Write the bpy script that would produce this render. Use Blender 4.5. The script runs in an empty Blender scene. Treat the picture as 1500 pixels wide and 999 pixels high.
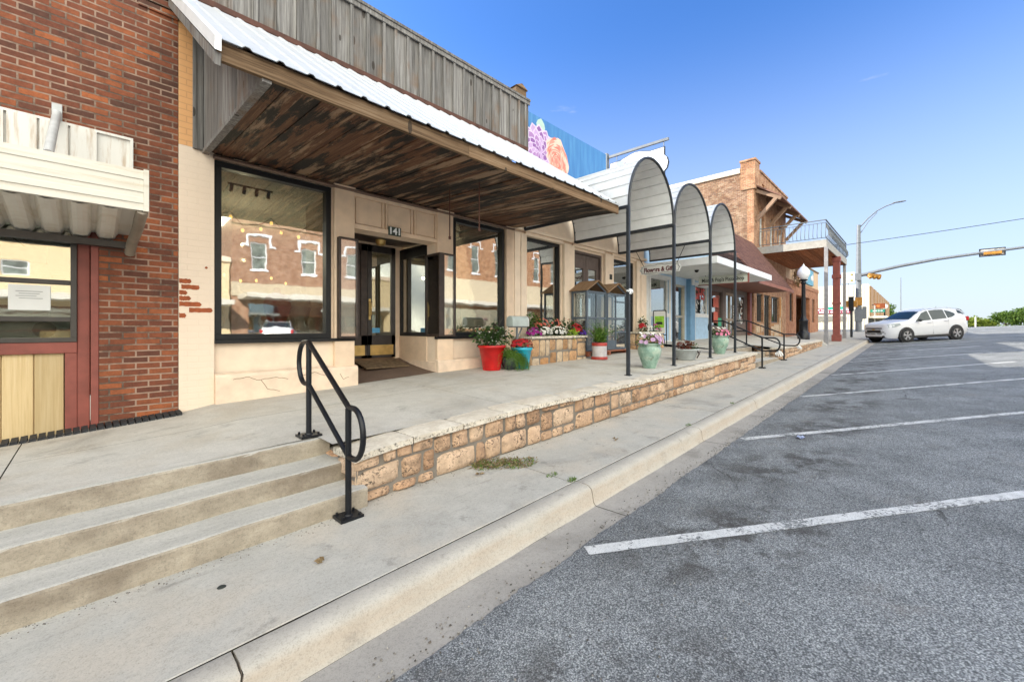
import bpy, math, random
from mathutils import Vector, Matrix, noise
random.seed(7)
R = math.radians
C = bpy.context.scene.collection
SC = bpy.context.scene

# ---------------------------------------------------------------- camera
cam = bpy.data.cameras.new('camera'); cam_o = bpy.data.objects.new('camera', cam); C.objects.link(cam_o)
YAW = math.atan(595/610)                      # angle between the lens axis and the street
cam_o.location = (0, 0, 1.38)
cam_o.rotation_euler = (R(90), 0, YAW - R(90))
cam.sensor_width = 36; cam.lens = 610/1500*36; cam.shift_y = -17.5/1500
cam.clip_start = .05; cam.clip_end = 3000
SC.camera = cam_o
# ---------------------------------------------------------------- world, sun, exposure
SUN = Vector((-.49*math.cos(R(27)), .872*math.cos(R(27)), math.sin(R(27))))
w = bpy.data.worlds.new('World'); SC.world = w; w.use_nodes = True
wn = w.node_tree.nodes; wl = w.node_tree.links
bg = wn['Background']
sky = wn.new('ShaderNodeTexSky'); sky.sky_type = 'NISHITA'; sky.sun_disc = False
sky.sun_elevation = R(27); sky.sun_rotation = math.atan2(SUN.x, SUN.y)
sky.altitude = 200; sky.air_density = 1.0; sky.dust_density = .8; sky.ozone_density = 2.5
def wnode(t, **p):
    nd = wn.new('ShaderNode'+t)
    for k, v in p.items(): setattr(nd, k, v)
    return nd
hs = wnode('HueSaturation'); hs.inputs['Saturation'].default_value = 1.15; wl.new(sky.outputs[0], hs.inputs['Color'])
hm = wnode('Mix', data_type='RGBA', blend_type='MULTIPLY'); hm.inputs[0].default_value = 1; wl.new(hs.outputs[0], hm.inputs[6]); hm.inputs[7].default_value = (.90, 1.19, 1.62, 1)
tc = wnode('TexCoord')
# added bright cloud bank, out of view behind the camera, to light the shade
dt_ = wnode('VectorMath', operation='DOT_PRODUCT'); wl.new(tc.outputs['Generated'], dt_.inputs[0]); dt_.inputs[1].default_value = Vector((-.38, -.84, .33)).normalized()
mr_ = wnode('MapRange', interpolation_type='SMOOTHSTEP'); wl.new(dt_.outputs['Value'], mr_.inputs[0]); mr_.inputs[1].default_value = .30; mr_.inputs[2].default_value = .82
cn = wnode('TexNoise'); cn.inputs['Scale'].default_value = 2.6; cn.inputs['Detail'].default_value = 7; cn.inputs['Roughness'].default_value = .6; wl.new(tc.outputs['Generated'], cn.inputs['Vector'])
cr_ = wnode('MapRange', interpolation_type='SMOOTHSTEP'); wl.new(cn.outputs[0], cr_.inputs[0]); cr_.inputs[1].default_value = .30; cr_.inputs[2].default_value = .58
cm = wnode('Math', operation='MULTIPLY'); wl.new(mr_.outputs[0], cm.inputs[0]); wl.new(cr_.outputs[0], cm.inputs[1])
# a few wisps of cloud low over the end of the street
mp_ = wnode('Mapping'); mp_.inputs['Scale'].default_value = (6, 6, 26); mp_.inputs['Location'].default_value = (.4, 0, .9); wl.new(tc.outputs['Generated'], mp_.inputs['Vector'])
n2_ = wnode('TexNoise'); n2_.inputs['Scale'].default_value = 1.0; n2_.inputs['Detail'].default_value = 6; n2_.inputs['Roughness'].default_value = .55; wl.new(mp_.outputs[0], n2_.inputs['Vector'])
m2_ = wnode('MapRange', interpolation_type='SMOOTHSTEP'); wl.new(n2_.outputs[0], m2_.inputs[0]); m2_.inputs[1].default_value = .66; m2_.inputs[2].default_value = .86
m3_ = wnode('Math', operation='MULTIPLY'); wl.new(m2_.outputs[0], m3_.inputs[0]); m3_.inputs[1].default_value = .6
FILL_CLOUD_L = 24.0
mixw = wnode('Mix', data_type='RGBA'); wl.new(m3_.outputs[0], mixw.inputs[0]); spz = wnode('SeparateXYZ'); wl.new(tc.outputs['Generated'], spz.inputs[0])
hz_ = wnode('MapRange', interpolation_type='SMOOTHSTEP'); wl.new(spz.outputs[2], hz_.inputs[0]); hz_.inputs[1].default_value = .60; hz_.inputs[2].default_value = -.04; hz_.inputs[3].default_value = 0; hz_.inputs[4].default_value = .86
hzm = wnode('Mix', data_type='RGBA'); wl.new(hz_.outputs[0], hzm.inputs[0]); wl.new(hm.outputs[2], hzm.inputs[6]); hzm.inputs[7].default_value = (4.1, 4.45, 4.85, 1)   # pale summer haze low in the sky
wl.new(hzm.outputs[2], mixw.inputs[6]); mixw.inputs[7].default_value = (4.6, 4.7, 4.8, 1)
mixc = wnode('Mix', data_type='RGBA'); wl.new(cm.outputs[0], mixc.inputs[0]); wl.new(mixw.outputs[2], mixc.inputs[6]); mixc.inputs[7].default_value = (FILL_CLOUD_L, FILL_CLOUD_L*.99, FILL_CLOUD_L*.87, 1)
wl.new(mixc.outputs[2], bg.inputs[0]); bg.inputs[1].default_value = .10
sl = bpy.data.lights.new('sun', 'SUN'); sl.energy = 5; sl.angle = R(.5); sl.color = (1, .93, .82)
so = bpy.data.objects.new('sun', sl); C.objects.link(so)
so.rotation_euler = SUN.to_track_quat('Z', 'Y').to_euler(); so.location = (-20, 40, 40)
vs = SC.view_settings; vs.view_transform = 'Standard'; vs.look = 'None'; vs.gamma = 1; vs.use_curve_mapping = False
vs.exposure = 1.0
try:
    SC.cycles.max_bounces = 10; SC.cycles.transparent_max_bounces = 12; SC.cycles.diffuse_bounces = 5
except Exception: pass

# ---------------------------------------------------------------- node helpers
class NT:
    def __init__(s, name):
        s.m = bpy.data.materials.new(name); s.m.use_nodes = True
        s.t = s.m.node_tree; s.N = s.t.nodes; s.L = s.t.links
        s.p = s.N['Principled BSDF']; s.out = s.N['Material Output']
    def n(s, typ, props=None, **inp):
        nd = s.N.new('ShaderNode' + typ)
        for k, v in (props or {}).items(): setattr(nd, k, v)
        for k, v in inp.items():
            key = int(k[1:]) if k[0] == 'i' and k[1:].isdigit() else k.replace('_', ' ')
            s.put(nd.inputs[key], v)
        return nd
    def put(s, sock, v):
        if hasattr(v, 'outputs'): v = v.outputs[0]
        if isinstance(v, bpy.types.NodeSocket): s.L.new(v, sock)
        elif isinstance(v, (tuple, list)) and len(v) == 3 and sock.type == 'RGBA': sock.default_value = (*v, 1)
        else: sock.default_value = v
    def mix(s, f, a, b, mode='MIX'):
        nd = s.N.new('ShaderNodeMix'); nd.data_type = 'RGBA'; nd.blend_type = mode
        s.put(nd.inputs[0], f); s.put(nd.inputs[6], a); s.put(nd.inputs[7], b)
        return nd.outputs[2]
    def math(s, op, a, b=0.0, c=0.0, clamp=False):
        nd = s.N.new('ShaderNodeMath'); nd.operation = op; nd.use_clamp = clamp
        s.put(nd.inputs[0], a); s.put(nd.inputs[1], b); s.put(nd.inputs[2], c)
        return nd.outputs[0]
    def ramp(s, f, stops, interp='LINEAR'):
        nd = s.N.new('ShaderNodeValToRGB'); nd.color_ramp.interpolation = interp
        e = nd.color_ramp.elements
        while len(e) < len(stops): e.new(.5)
        for el, (p, col) in zip(e, stops):
            el.position = p
            el.color = (*col, 1) if isinstance(col, (tuple, list)) else (col, col, col, 1)
        s.put(nd.inputs[0], f); return nd.outputs[0]
    def obj(s): return s.n('TexCoord').outputs['Object']
    def mapv(s, v, scale=(1, 1, 1), loc=(0, 0, 0), rot=(0, 0, 0)):
        return s.n('Mapping', None, Vector=v, Location=loc, Rotation=rot, Scale=scale).outputs[0]
    def noise(s, v, scale, detail=3, rough=.55, dist=0):
        return s.n('TexNoise', None, Vector=v, Scale=scale, Detail=detail, Roughness=rough, Distortion=dist).outputs[0]
    def fin(s, col, rough=.7, bump=None, bd=.01, bs=.5, metal=0, spec=.5):
        s.put(s.p.inputs['Base Color'], col); s.put(s.p.inputs['Roughness'], rough)
        s.p.inputs['Metallic'].default_value = metal; s.p.inputs['Specular IOR Level'].default_value = spec
        if bump is not None:
            b = s.n('Bump', None, Strength=bs, Distance=bd, Height=bump); s.L.new(b.outputs[0], s.p.inputs['Normal'])
        return s.m

def sstep(nt, v, a, b):
    nd = nt.n('MapRange', {'interpolation_type': 'SMOOTHSTEP'}, Value=v, From_Min=a, From_Max=b)
    return nd.outputs[0]

def paint(name, col, rough=.5, var=.12, metal=0, scale=6, wear=None, wcol=(.2, .12, .08), spec=.5):
    t = NT(name); v = t.obj()
    n1 = t.noise(v, scale, 5)
    dark = tuple(c*(1-var*1.6) for c in col); lite = tuple(min(1, c*(1+var)) for c in col)
    c = t.ramp(n1, [(.3, dark), (.7, lite)])
    if wear:
        n2 = t.noise(v, scale*7, 6, .7)
        c = t.mix(sstep(t, n2, wear, wear+.06), c, wcol)
    return t.fin(c, rough, t.noise(v, scale*25, 3), .001, .35, metal, spec)

def streak_paint(name, col, rust, vec=(9, 9, .8), amount=.7, rough=.45):
    t = NT(name); v = t.obj()
    n = t.noise(t.mapv(v, vec), 1.2, 7, .65)
    c = t.mix(t.noise(v, 3, 3), tuple(x*.94 for x in col), tuple(min(.9, x*1.05) for x in col))
    c = t.mix(t.math('MULTIPLY', sstep(t, n, .48, .72), amount), c, rust)
    c = t.mix(t.math('MULTIPLY', sstep(t, t.noise(v, 30, 5, .75), .66, .72), .6), c, tuple(x*.5 for x in rust))
    return t.fin(c, rough, t.noise(v, 50, 3), .001, .3)
def flat_axis_vec(t):
    """(along the wall, height) whichever way an axis-aligned wall faces"""
    v = t.obj(); sp = t.n('SeparateXYZ', None, Vector=v)
    nm = t.n('SeparateXYZ', None, Vector=t.n('NewGeometry').outputs['Normal'])
    f = t.math('GREATER_THAN', t.math('ABSOLUTE', nm.outputs[0]), .6)
    u = t.math('ADD', t.math('MULTIPLY', sp.outputs[0], t.math('SUBTRACT', 1, f)), t.math('MULTIPLY', sp.outputs[1], f))
    return t.n('CombineXYZ', None, X=u, Y=sp.outputs[2], Z=0).outputs[0], v

def brick(name, stops, mortar, bw=.205, rh=.0655, ms=.011, rough=.85, bump=.012, over=None, overf=.5, dirty=None):
    t = NT(name); v, o = flat_axis_vec(t)
    wob = t.n('VectorMath', {'operation': 'SCALE'}, i0=t.n('TexNoise', None, Vector=o, Scale=9.0).outputs[1], Scale=.006)
    v2 = t.n('VectorMath', {'operation': 'ADD'}, i0=v, i1=wob).outputs[0]
    b = t.n('TexBrick', {'offset': .5}, Vector=v2, Color1=(0, 0, 0), Color2=(1, 1, 1), Mortar=(.5, .5, .5), Scale=1.0,
            Mortar_Size=ms, Mortar_Smooth=.25, Bias=0.0, Brick_Width=bw, Row_Height=rh)
    c = t.ramp(b.outputs[0], stops)
    n = t.noise(o, 45, 5, .7)
    c = t.mix(.55, c, t.ramp(n, [(.25, .45), (.75, 1.0)]), 'MULTIPLY')
    big = t.noise(o, 1.1, 4)
    c = t.mix(t.math('MULTIPLY', sstep(t, big, .45, .75), .35), c, tuple(x*.55 for x in stops[-1][1]))
    c = t.mix(.7, c, t.ramp(t.noise(o, 13, 5, .75), [(.3, .5), (.55, 1.0), (.75, 1.2)]), 'MULTIPLY')
    mc = t.mix(sstep(t, t.noise(o, 2.4, 6, .7), .38, .6), tuple(x*.28 for x in mortar), mortar)
    c = t.mix(b.outputs[1], c, mc)
    if over:
        wn_ = t.noise(o, 3.2, 6, .7)
        c = t.mix(sstep(t, wn_, overf, overf+.14), c, over)
    if dirty:
        c = t.mix(t.math('MULTIPLY', sstep(t, t.noise(t.mapv(o, (1.5, 1.5, .4)), 2, 5), .5, .72), .5), c, dirty)
    h = t.math('ADD', t.math('MULTIPLY', t.math('SUBTRACT', 1, b.outputs[1]), 1.0), t.math('MULTIPLY', n, .5))
    return t.fin(c, rough, h, bump, .7)

def painted_brick(name, col, line=.88):
    t = NT(name); v, o = flat_axis_vec(t)
    b = t.n('TexBrick', {'offset': .5}, Vector=v, Color1=(0, 0, 0), Color2=(1, 1, 1), Mortar=(.5, .5, .5), Scale=1.0, Mortar_Size=.008, Mortar_Smooth=.6, Bias=0.0, Brick_Width=.215, Row_Height=.0705)
    c = t.mix(t.noise(o, 5, 4), tuple(x*.95 for x in col), tuple(min(1, x*1.04) for x in col))
    c = t.mix(t.math('MULTIPLY', b.outputs[1], .6), c, tuple(x*line for x in col))
    return t.fin(c, .6, t.math('ADD', t.math('SUBTRACT', 1, b.outputs[1]), t.math('MULTIPLY', t.noise(o, 60, 4), .4)), .004, .4)

def concrete(name, col, stain=(.2, .18, .15), amount=.5, streak=None, rough=.9, warm=None):
    t = NT(name); v = t.obj()
    big = t.noise(v, .9, 6, .6, .6); mid = t.noise(v, 5, 6, .65); fine = t.math('ADD', t.math('MULTIPLY', t.noise(v, 150, 3, .7), .55), t.math('MULTIPLY', t.noise(v, 48, 4, .8), .45))
    c = t.ramp(mid, [(.25, tuple(x*.86 for x in col)), (.75, tuple(x*1.06 for x in col))])
    c = t.mix(t.math('MULTIPLY', sstep(t, big, .5, .78), amount), c, stain)
    st = t.noise(t.mapv(v, (.5, 3.2, 1)), 2.3, 7, .7)
    c = t.mix(t.math('MULTIPLY', sstep(t, st, .56, .74), amount*.75), c, tuple(x*1.15 for x in stain))
    if warm: c = t.mix(t.math('MULTIPLY', sstep(t, t.noise(t.mapv(v, (1, 1, 1), (7, 3, 1)), 1.7, 4), .45, .7), .6), c, warm)
    c = t.mix(.8, c, t.ramp(fine, [(.30, .5), (.5, 1.0), (.7, 1.14)]), 'MULTIPLY')
    pt = sstep(t, t.noise(t.mapv(v, (1, 1, 1), (9, 2, 4)), 2.2, 8, .75), .57, .66)
    c = t.mix(t.math('MULTIPLY', pt, amount*.5), c, tuple(x*.8 for x in stain))
    sp = t.n('TexVoronoi', None, Vector=v, Scale=38.0)
    c = t.mix(t.math('MULTIPLY', t.math('LESS_THAN', sp.outputs[0], .10), .45), c, tuple(x*.45 for x in col))
    return t.fin(c, rough, t.math('ADD', fine, t.math('MULTIPLY', mid, 1.5)), .004, .45, 0, .3)

def leafmat(name, c1, c2, c3=None, rough=.55):
    t = NT(name); g = t.n('NewGeometry')
    stops = [(0, c1), (.55, c2)] + ([(1, c3)] if c3 else [])
    c = t.ramp(g.outputs['Random Per Island'], stops)
    t.fin(c, rough, None, spec=.35)
    tr = t.n('BsdfTranslucent', None, Color=t.mix(1, c, (1.0, 1.1, .5), 'MULTIPLY'))
    mx = t.n('MixShader', None, Fac=.25); t.L.new(t.p.outputs[0], mx.inputs[1]); t.L.new(tr.outputs[0], mx.inputs[2])
    t.L.new(mx.outputs[0], t.out.inputs[0]); return t.m

def glassmat(name, refl=.3, tint=(.8, .85, .82), fres=.55):
    t = NT(name); t.N.remove(t.p)
    lw = t.n('LayerWeight', None, Blend=.35)
    f = t.math('ADD', t.math('MULTIPLY', lw.outputs[0], fres), refl, clamp=True)
    wv = t.n('Bump', None, Strength=.05, Distance=.02, Height=t.noise(t.obj(), 1.6, 3))
    gl = t.n('BsdfGlossy', None, Color=(.95, .94, .90), Roughness=.02); t.L.new(wv.outputs[0], gl.inputs['Normal'])
    tr = t.n('BsdfTransparent', None, Color=tint)
    mx = t.n('MixShader', None, Fac=f); t.L.new(tr.outputs[0], mx.inputs[1]); t.L.new(gl.outputs[0], mx.inputs[2])
    t.L.new(mx.outputs[0], t.out.inputs[0]); return t.m

def emis(name, col, st):
    t = NT(name); t.p.inputs['Emission Color'].default_value = (*col, 1); t.p.inputs['Emission Strength'].default_value = st
    t.p.inputs['Base Color'].default_value = (*col, 1); return t.m

def planks(name, c1, c2, c3, grain=(30, 30, 1.5), rough=.85, rust=None):
    t = NT(name); v = t.obj(); g = t.n('NewGeometry').outputs['Random Per Island']
    off = t.n('CombineXYZ', None, X=t.math('MULTIPLY', g, 37), Y=t.math('MULTIPLY', g, 19), Z=t.math('MULTIPLY', g, 53)).outputs[0]
    vv = t.n('VectorMath', {'operation': 'ADD'}, i0=v, i1=off).outputs[0]
    n = t.noise(t.mapv(vv, grain), 1, 6, .7, .3)
    c = t.ramp(n, [(.3, c1), (.5, c2), (.72, c3)])
    c = t.mix(.5, c, t.ramp(g, [(0, .30), (1, 1.3)]), 'MULTIPLY')
    kn = t.n('TexVoronoi', None, Vector=t.mapv(vv, (4.5, 4.5, 1.6)), Scale=1.0)
    c = t.mix(t.math('MULTIPLY', t.math('LESS_THAN', kn.outputs[0], .11), .8), c, (.035, .028, .022))
    if rust: c = t.mix(t.math('MULTIPLY', sstep(t, t.noise(vv, 1.6, 5), .52, .72), .65), c, rust)
    return t.fin(c, rough, n, .006, .6, 0, .25)

# ---------------------------------------------------------------- mesh helpers
class MB:
    def __init__(s): s.v = []; s.f = []; s.sm = []
    def add(s, vs, fs, smooth=False):
        b = len(s.v); s.v += [tuple(p) for p in vs]; s.f += [tuple(b+i for i in f) for f in fs]; s.sm += [smooth]*len(fs); return s
    def box(s, x0, x1, y0, y1, z0, z1):
        if x0 > x1: x0, x1 = x1, x0
        if y0 > y1: y0, y1 = y1, y0
        if z0 > z1: z0, z1 = z1, z0
        return s.add([(x0, y0, z0), (x1, y0, z0), (x1, y1, z0), (x0, y1, z0), (x0, y0, z1), (x1, y0, z1), (x1, y1, z1), (x0, y1, z1)],
              [(0, 3, 2, 1), (4, 5, 6, 7), (0, 1, 5, 4), (1, 2, 6, 5), (2, 3, 7, 6), (3, 0, 4, 7)])
    def hexa(s, p):   # 8 points ordered like box
        return s.add(p, [(0, 3, 2, 1), (4, 5, 6, 7), (0, 1, 5, 4), (1, 2, 6, 5), (2, 3, 7, 6), (3, 0, 4, 7)])
    def bar(s, a, b, wd, hd=None, up=(0, 0, 1)):
        a = Vector(a); b = Vector(b); hd = hd or wd; d = (b-a).normalized(); u = Vector(up)
        if abs(d.dot(u)) > .98: u = Vector((1, 0, 0))
        r = d.cross(u).normalized(); u = r.cross(d).normalized(); r *= wd/2; u *= hd/2
        return s.hexa([a-r-u, a+r-u, b+r-u, b-r-u, a-r+u, a+r+u, b+r+u, b-r+u])
    def prism(s, poly, axis, a, b):
        """poly: 2-D points; axis 'x' -> (y,z), 'y' -> (x,z), 'z' -> (x,y); extruded from a to b"""
        n = len(poly)
        def P(p, k): return {'x': (k, p[0], p[1]), 'y': (p[0], k, p[1]), 'z': (p[0], p[1], k)}[axis]
        vs = [P(p, a) for p in poly]+[P(p, b) for p in poly]
        return s.add(vs, [tuple(range(n))[::-1], tuple(range(n, 2*n))]+[(i, (i+1) % n, n+(i+1) % n, n+i) for i in range(n)])
    def tube(s, pts, r, n=8, cap=True):
        pts = [Vector(p) for p in pts]; rs = r if isinstance(r, (list, tuple)) else [r]*len(pts)
        rings = []; prev = None
        for i, p in enumerate(pts):
            d = (pts[min(i+1, len(pts)-1)]-pts[max(i-1, 0)]).normalized()
            if prev is None:
                u = Vector((0, 0, 1)) if abs(d.z) < .9 else Vector((1, 0, 0))
                a = d.cross(u).normalized()
            else:
                a = (prev-d*prev.dot(d)).normalized()
            prev = a; b = d.cross(a)
            rings.append([p+(a*math.cos(2*math.pi*k/n)+b*math.sin(2*math.pi*k/n))*rs[i] for k in range(n)])
        vs = [q for g in rings for q in g]; fs = []
        for i in range(len(pts)-1):
            for k in range(n): fs.append((i*n+k, i*n+(k+1) % n, (i+1)*n+(k+1) % n, (i+1)*n+k))
        s.add(vs, fs, True)
        if cap: s.add(rings[0], [tuple(range(n))[::-1]]); s.add(rings[-1], [tuple(range(n))])
        return s
    def lathe(s, prof, c, n=20, axis='z', cap=True):
        cx, cy, cz = c; vs = []; fs = []
        for r, z in prof:
            for k in range(n):
                a = 2*math.pi*k/n
                if axis == 'z': vs.append((cx+r*math.cos(a), cy+r*math.sin(a), cz+z))
                elif axis == 'y': vs.append((cx+r*math.cos(a), cy+z, cz+r*math.sin(a)))
                else: vs.append((cx+z, cy+r*math.cos(a), cz+r*math.sin(a)))
        m = len(prof)
        for i in range(m-1):
            for k in range(n): fs.append((i*n+k, i*n+(k+1) % n, (i+1)*n+(k+1) % n, (i+1)*n+k))
        s.add(vs, fs, True)
        if cap:
            s.add(vs[:n], [tuple(range(n))[::-1]]); s.add(vs[-n:], [tuple(range(n))])
        return s
    def grid(s, fn, us, vs_, smooth=False, flip=False):
        pts = [fn(u, v) for u in us for v in vs_]; m = len(vs_); fs = []
        for i in range(len(us)-1):
            for j in range(m-1):
                q = (i*m+j, (i+1)*m+j, (i+1)*m+j+1, i*m+j+1); fs.append(q[::-1] if flip else q)
        return s.add(pts, fs, smooth)
    def ellip(s, c, r, n=10, m=7, smooth=True):
        return s.add([(c[0]+r[0]*math.sin(math.pi*j/m)*math.cos(2*math.pi*k/n), c[1]+r[1]*math.sin(math.pi*j/m)*math.sin(2*math.pi*k/n), c[2]-r[2]*math.cos(math.pi*j/m)) for j in range(m+1) for k in range(n)],
              [(j*n+k, j*n+(k+1) % n, (j+1)*n+(k+1) % n, (j+1)*n+k) for j in range(m) for k in range(n)], smooth)

ORG = {}
def setp(o, label=None, cat=None, group=None, kind=None):
    if label: o['label'] = label
    if cat: o['category'] = cat
    if group: o['group'] = group
    if kind: o['kind'] = kind
    return o
def thing(name, label, cat, loc=(0, 0, 0), group=None):
    o = bpy.data.objects.new(name, None); C.objects.link(o); o.location = loc; o.empty_display_size = .2
    ORG[o] = Vector(loc); return setp(o, label, cat, group)
SPLIT = {'plinth', 'awning_bracket', 'trim', 'stone_base', 'render_crack', 'window_sill', 'bare_brick_patch', 'lower_panel', 'pilaster', 'lamp', 'hook', 'hanging_rod', 'control_box', 'interior_wall', 'interior_floor', 'poster', 'balcony_post'}
def islands(mb, eps=.004):
    par = list(range(len(mb.f))); own = {}
    def find(i):
        while par[i] != i: par[i] = par[par[i]]; i = par[i]
        return i
    for i, f in enumerate(mb.f):
        for v in f:
            k = tuple(round(c, 4) for c in mb.v[v])
            if k in own: par[find(i)] = find(own[k])
            else: own[k] = i
    gr = {}
    for i in range(len(mb.f)): gr.setdefault(find(i), []).append(i)
    bx = []
    for fs in gr.values():
        ps = [mb.v[v] for i in fs for v in mb.f[i]]
        bx.append([[min(p[a] for p in ps)-eps for a in range(3)], [max(p[a] for p in ps)+eps for a in range(3)], list(fs)])
    done = False
    while not done:
        done = True
        for i in range(len(bx)):
            for j in range(i+1, len(bx)):
                if all(bx[i][0][a] <= bx[j][1][a] and bx[j][0][a] <= bx[i][1][a] for a in range(3)):
                    bx[i] = [[min(bx[i][0][a], bx[j][0][a]) for a in range(3)], [max(bx[i][1][a], bx[j][1][a]) for a in range(3)], bx[i][2]+bx[j][2]]
                    bx.pop(j); done = False; break
            if not done: break
    out = []
    for _, _, fs in bx:
        m = MB(); mp = {}
        for i in sorted(fs):
            f = []
            for v in mb.f[i]:
                if v not in mp: mp[v] = len(m.v); m.v.append(mb.v[v])
                f.append(mp[v])
            m.f.append(tuple(f)); m.sm.append(mb.sm[i])
        out.append(m)
    return out
def build(name, mb, mat, parent=None, bevel=0, org=None, label=None, whole=False):
    if name in SPLIT and parent and not whole:
        ms = islands(mb)
        if len(ms) > 1: return [build(name, m, mat, parent, bevel, org, label, True) for m in ms][0]
    og = ORG[parent] if parent else Vector(org or (0, 0, 0))
    me = bpy.data.meshes.new(name); me.from_pydata([tuple(Vector(p)-og) for p in mb.v], [], mb.f)
    me.polygons.foreach_set('use_smooth', mb.sm); me.update()
    me.materials.append(mat.m if isinstance(mat, NT) else mat)
    o = bpy.data.objects.new(name, me); C.objects.link(o); ORG[o] = og
    if parent: o.parent = parent
    else: o.location = og
    if bevel:
        b = o.modifiers.new('bevel', 'BEVEL'); b.width = bevel; b.segments = 2; b.limit_method = 'ANGLE'; b.angle_limit = R(40)
    if label: o['label'] = label
    return o
def dup(root, loc=None, rz=None, label=None, group=None):
    def cp(o, p):
        c = o.copy(); C.objects.link(c); c.parent = p
        for ch in [q for q in bpy.data.objects if q.parent == o]: cp(ch, c)
        return c
    r = cp(root, None)
    if loc: r.location = loc
    if rz is not None: r.rotation_euler[2] = rz
    if label: r['label'] = label
    if group: r['group'] = group
    return r
def text(s, size, loc, face, mat, parent, name='lettering', sx=1.0, ext=.003, bold=.0, align='CENTER'):
    cu = bpy.data.curves.new('tmp', 'FONT'); cu.body = s; cu.size = size; cu.align_x = align; cu.align_y = 'CENTER'; cu.extrude = ext; cu.offset = bold
    o = bpy.data.objects.new('tmp', cu); C.objects.link(o); bpy.context.view_layer.update()
    me = bpy.data.meshes.new_from_object(o.evaluated_get(bpy.context.evaluated_depsgraph_get()))
    bpy.data.objects.remove(o); bpy.data.curves.remove(cu)
    if face == '-y': M = Matrix(((1, 0, 0), (0, 0, -1), (0, 1, 0)))
    elif face == '-x': M = Matrix(((0, 0, -1), (-1, 0, 0), (0, 1, 0)))
    og = ORG[parent]
    for v in me.vertices: v.co = M @ Vector((v.co.x*sx, v.co.y, v.co.z)) + Vector(loc) - og
    me.name = name; me.materials.clear(); me.materials.append(mat)
    o = bpy.data.objects.new(name, me); C.objects.link(o); o.parent = parent; ORG[o] = og; return o

def rnd(a, b): return random.uniform(a, b)
def wall(mb, x0, x1, z0, z1, y, th, holes, mapf=None):
    """wall facing -Y with rectangular holes (x0,x1,z0,z1), reveals included"""
    xs = sorted({x0, x1} | {h[0] for h in holes} | {h[1] for h in holes}); zs = sorted({z0, z1} | {h[2] for h in holes} | {h[3] for h in holes})
    xs = [x for x in xs if x0 <= x <= x1]; zs = [z for z in zs if z0 <= z <= z1]
    nx, nz = len(xs)-1, len(zs)-1
    def hole(i, j):
        if i < 0 or j < 0 or i >= nx or j >= nz: return True
        cx = (xs[i]+xs[i+1])/2; cz = (zs[j]+zs[j+1])/2
        return any(h[0] < cx < h[1] and h[2] < cz < h[3] for h in holes)
    vs = []; fs = []
    def q(*p): b = len(vs); vs.extend(p); fs.append((b, b+1, b+2, b+3))
    Y = y+th
    for i in range(nx):
        for j in range(nz):
            if hole(i, j): continue
            a, b, c, d = xs[i], xs[i+1], zs[j], zs[j+1]
            q((a, y, c), (b, y, c), (b, y, d), (a, y, d)); q((a, Y, d), (b, Y, d), (b, Y, c), (a, Y, c))
            if hole(i-1, j): q((a, Y, c), (a, y, c), (a, y, d), (a, Y, d))
            if hole(i+1, j): q((b, y, c), (b, Y, c), (b, Y, d), (b, y, d))
            if hole(i, j-1): q((a, y, c), (a, Y, c), (b, Y, c), (b, y, c))
            if hole(i, j+1): q((a, y, d), (b, y, d), (b, Y, d), (a, Y, d))
    if mapf: vs = [mapf(p) for p in vs]
    mb.add(vs, fs); return mb

def framebox(mb, x0, x1, z0, z1, y0, y1, fw, muls=(), rails=(), mw=.03):
    mb.box(x0, x1, y0, y1, z1-fw, z1); mb.box(x0, x1, y0, y1, z0, z0+fw)
    mb.box(x0, x0+fw, y0, y1, z0+fw, z1-fw); mb.box(x1-fw, x1, y0, y1, z0+fw, z1-fw)
    for m in muls: mb.box(m-mw/2, m+mw/2, y0+.005, y1-.005, z0+fw, z1-fw)
    for r in rails: mb.box(x0+fw, x1-fw, y0+.008, y1-.008, r-mw/2, r+mw/2)
    return mb
def window(root, x0, x1, z0, z1, y, fm, gm, fw=.06, dp=.09, muls=(), rails=(), mw=.03, name='window', bev=.004):
    f = build(name, framebox(MB(), x0, x1, z0, z1, y, y+dp, fw, muls, rails, mw), fm, root, bev)
    build('pane', MB().box(x0+fw*.5, x1-fw*.5, y+dp*.55, y+dp*.55+.006, z0+fw*.5, z1-fw*.5), gm, f)
    return f

# leaves and flowers
def leaf(mb, p, d, size, wd=.45, droop=.2):
    p = Vector(p); d = Vector(d).normalized(); u = d.cross(Vector((rnd(-1, 1), rnd(-1, 1), rnd(-1, 1))))
    if u.length < 1e-3: u = Vector((1, 0, 0))
    u.normalize(); nn = d.cross(u)
    tip = p+d*size-Vector((0, 0, droop*size)); mid = p+d*size*.5
    mb.add([p, mid+u*size*wd*.5+nn*size*.08, tip, mid-u*size*wd*.5+nn*size*.08], [(0, 1, 2, 3)])
def cloud(mb, c, r, n, size, fill=.35, wd=.5, zmin=None):
    k = 0
    while k < n:
        d = Vector((random.gauss(0, 1), random.gauss(0, 1), random.gauss(0, 1))).normalized()
        t = (fill+(1-fill)*random.random())
        p = Vector(c)+Vector((d.x*r[0], d.y*r[1], d.z*r[2]))*t
        if zmin is not None and p.z < zmin: p.z = zmin+rnd(0, .02)
        dd = (d+Vector((rnd(-.7, .7), rnd(-.7, .7), rnd(-.4, .7))))
        leaf(mb, p, dd, size*rnd(.6, 1.3), wd); k += 1
    return mb
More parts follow.
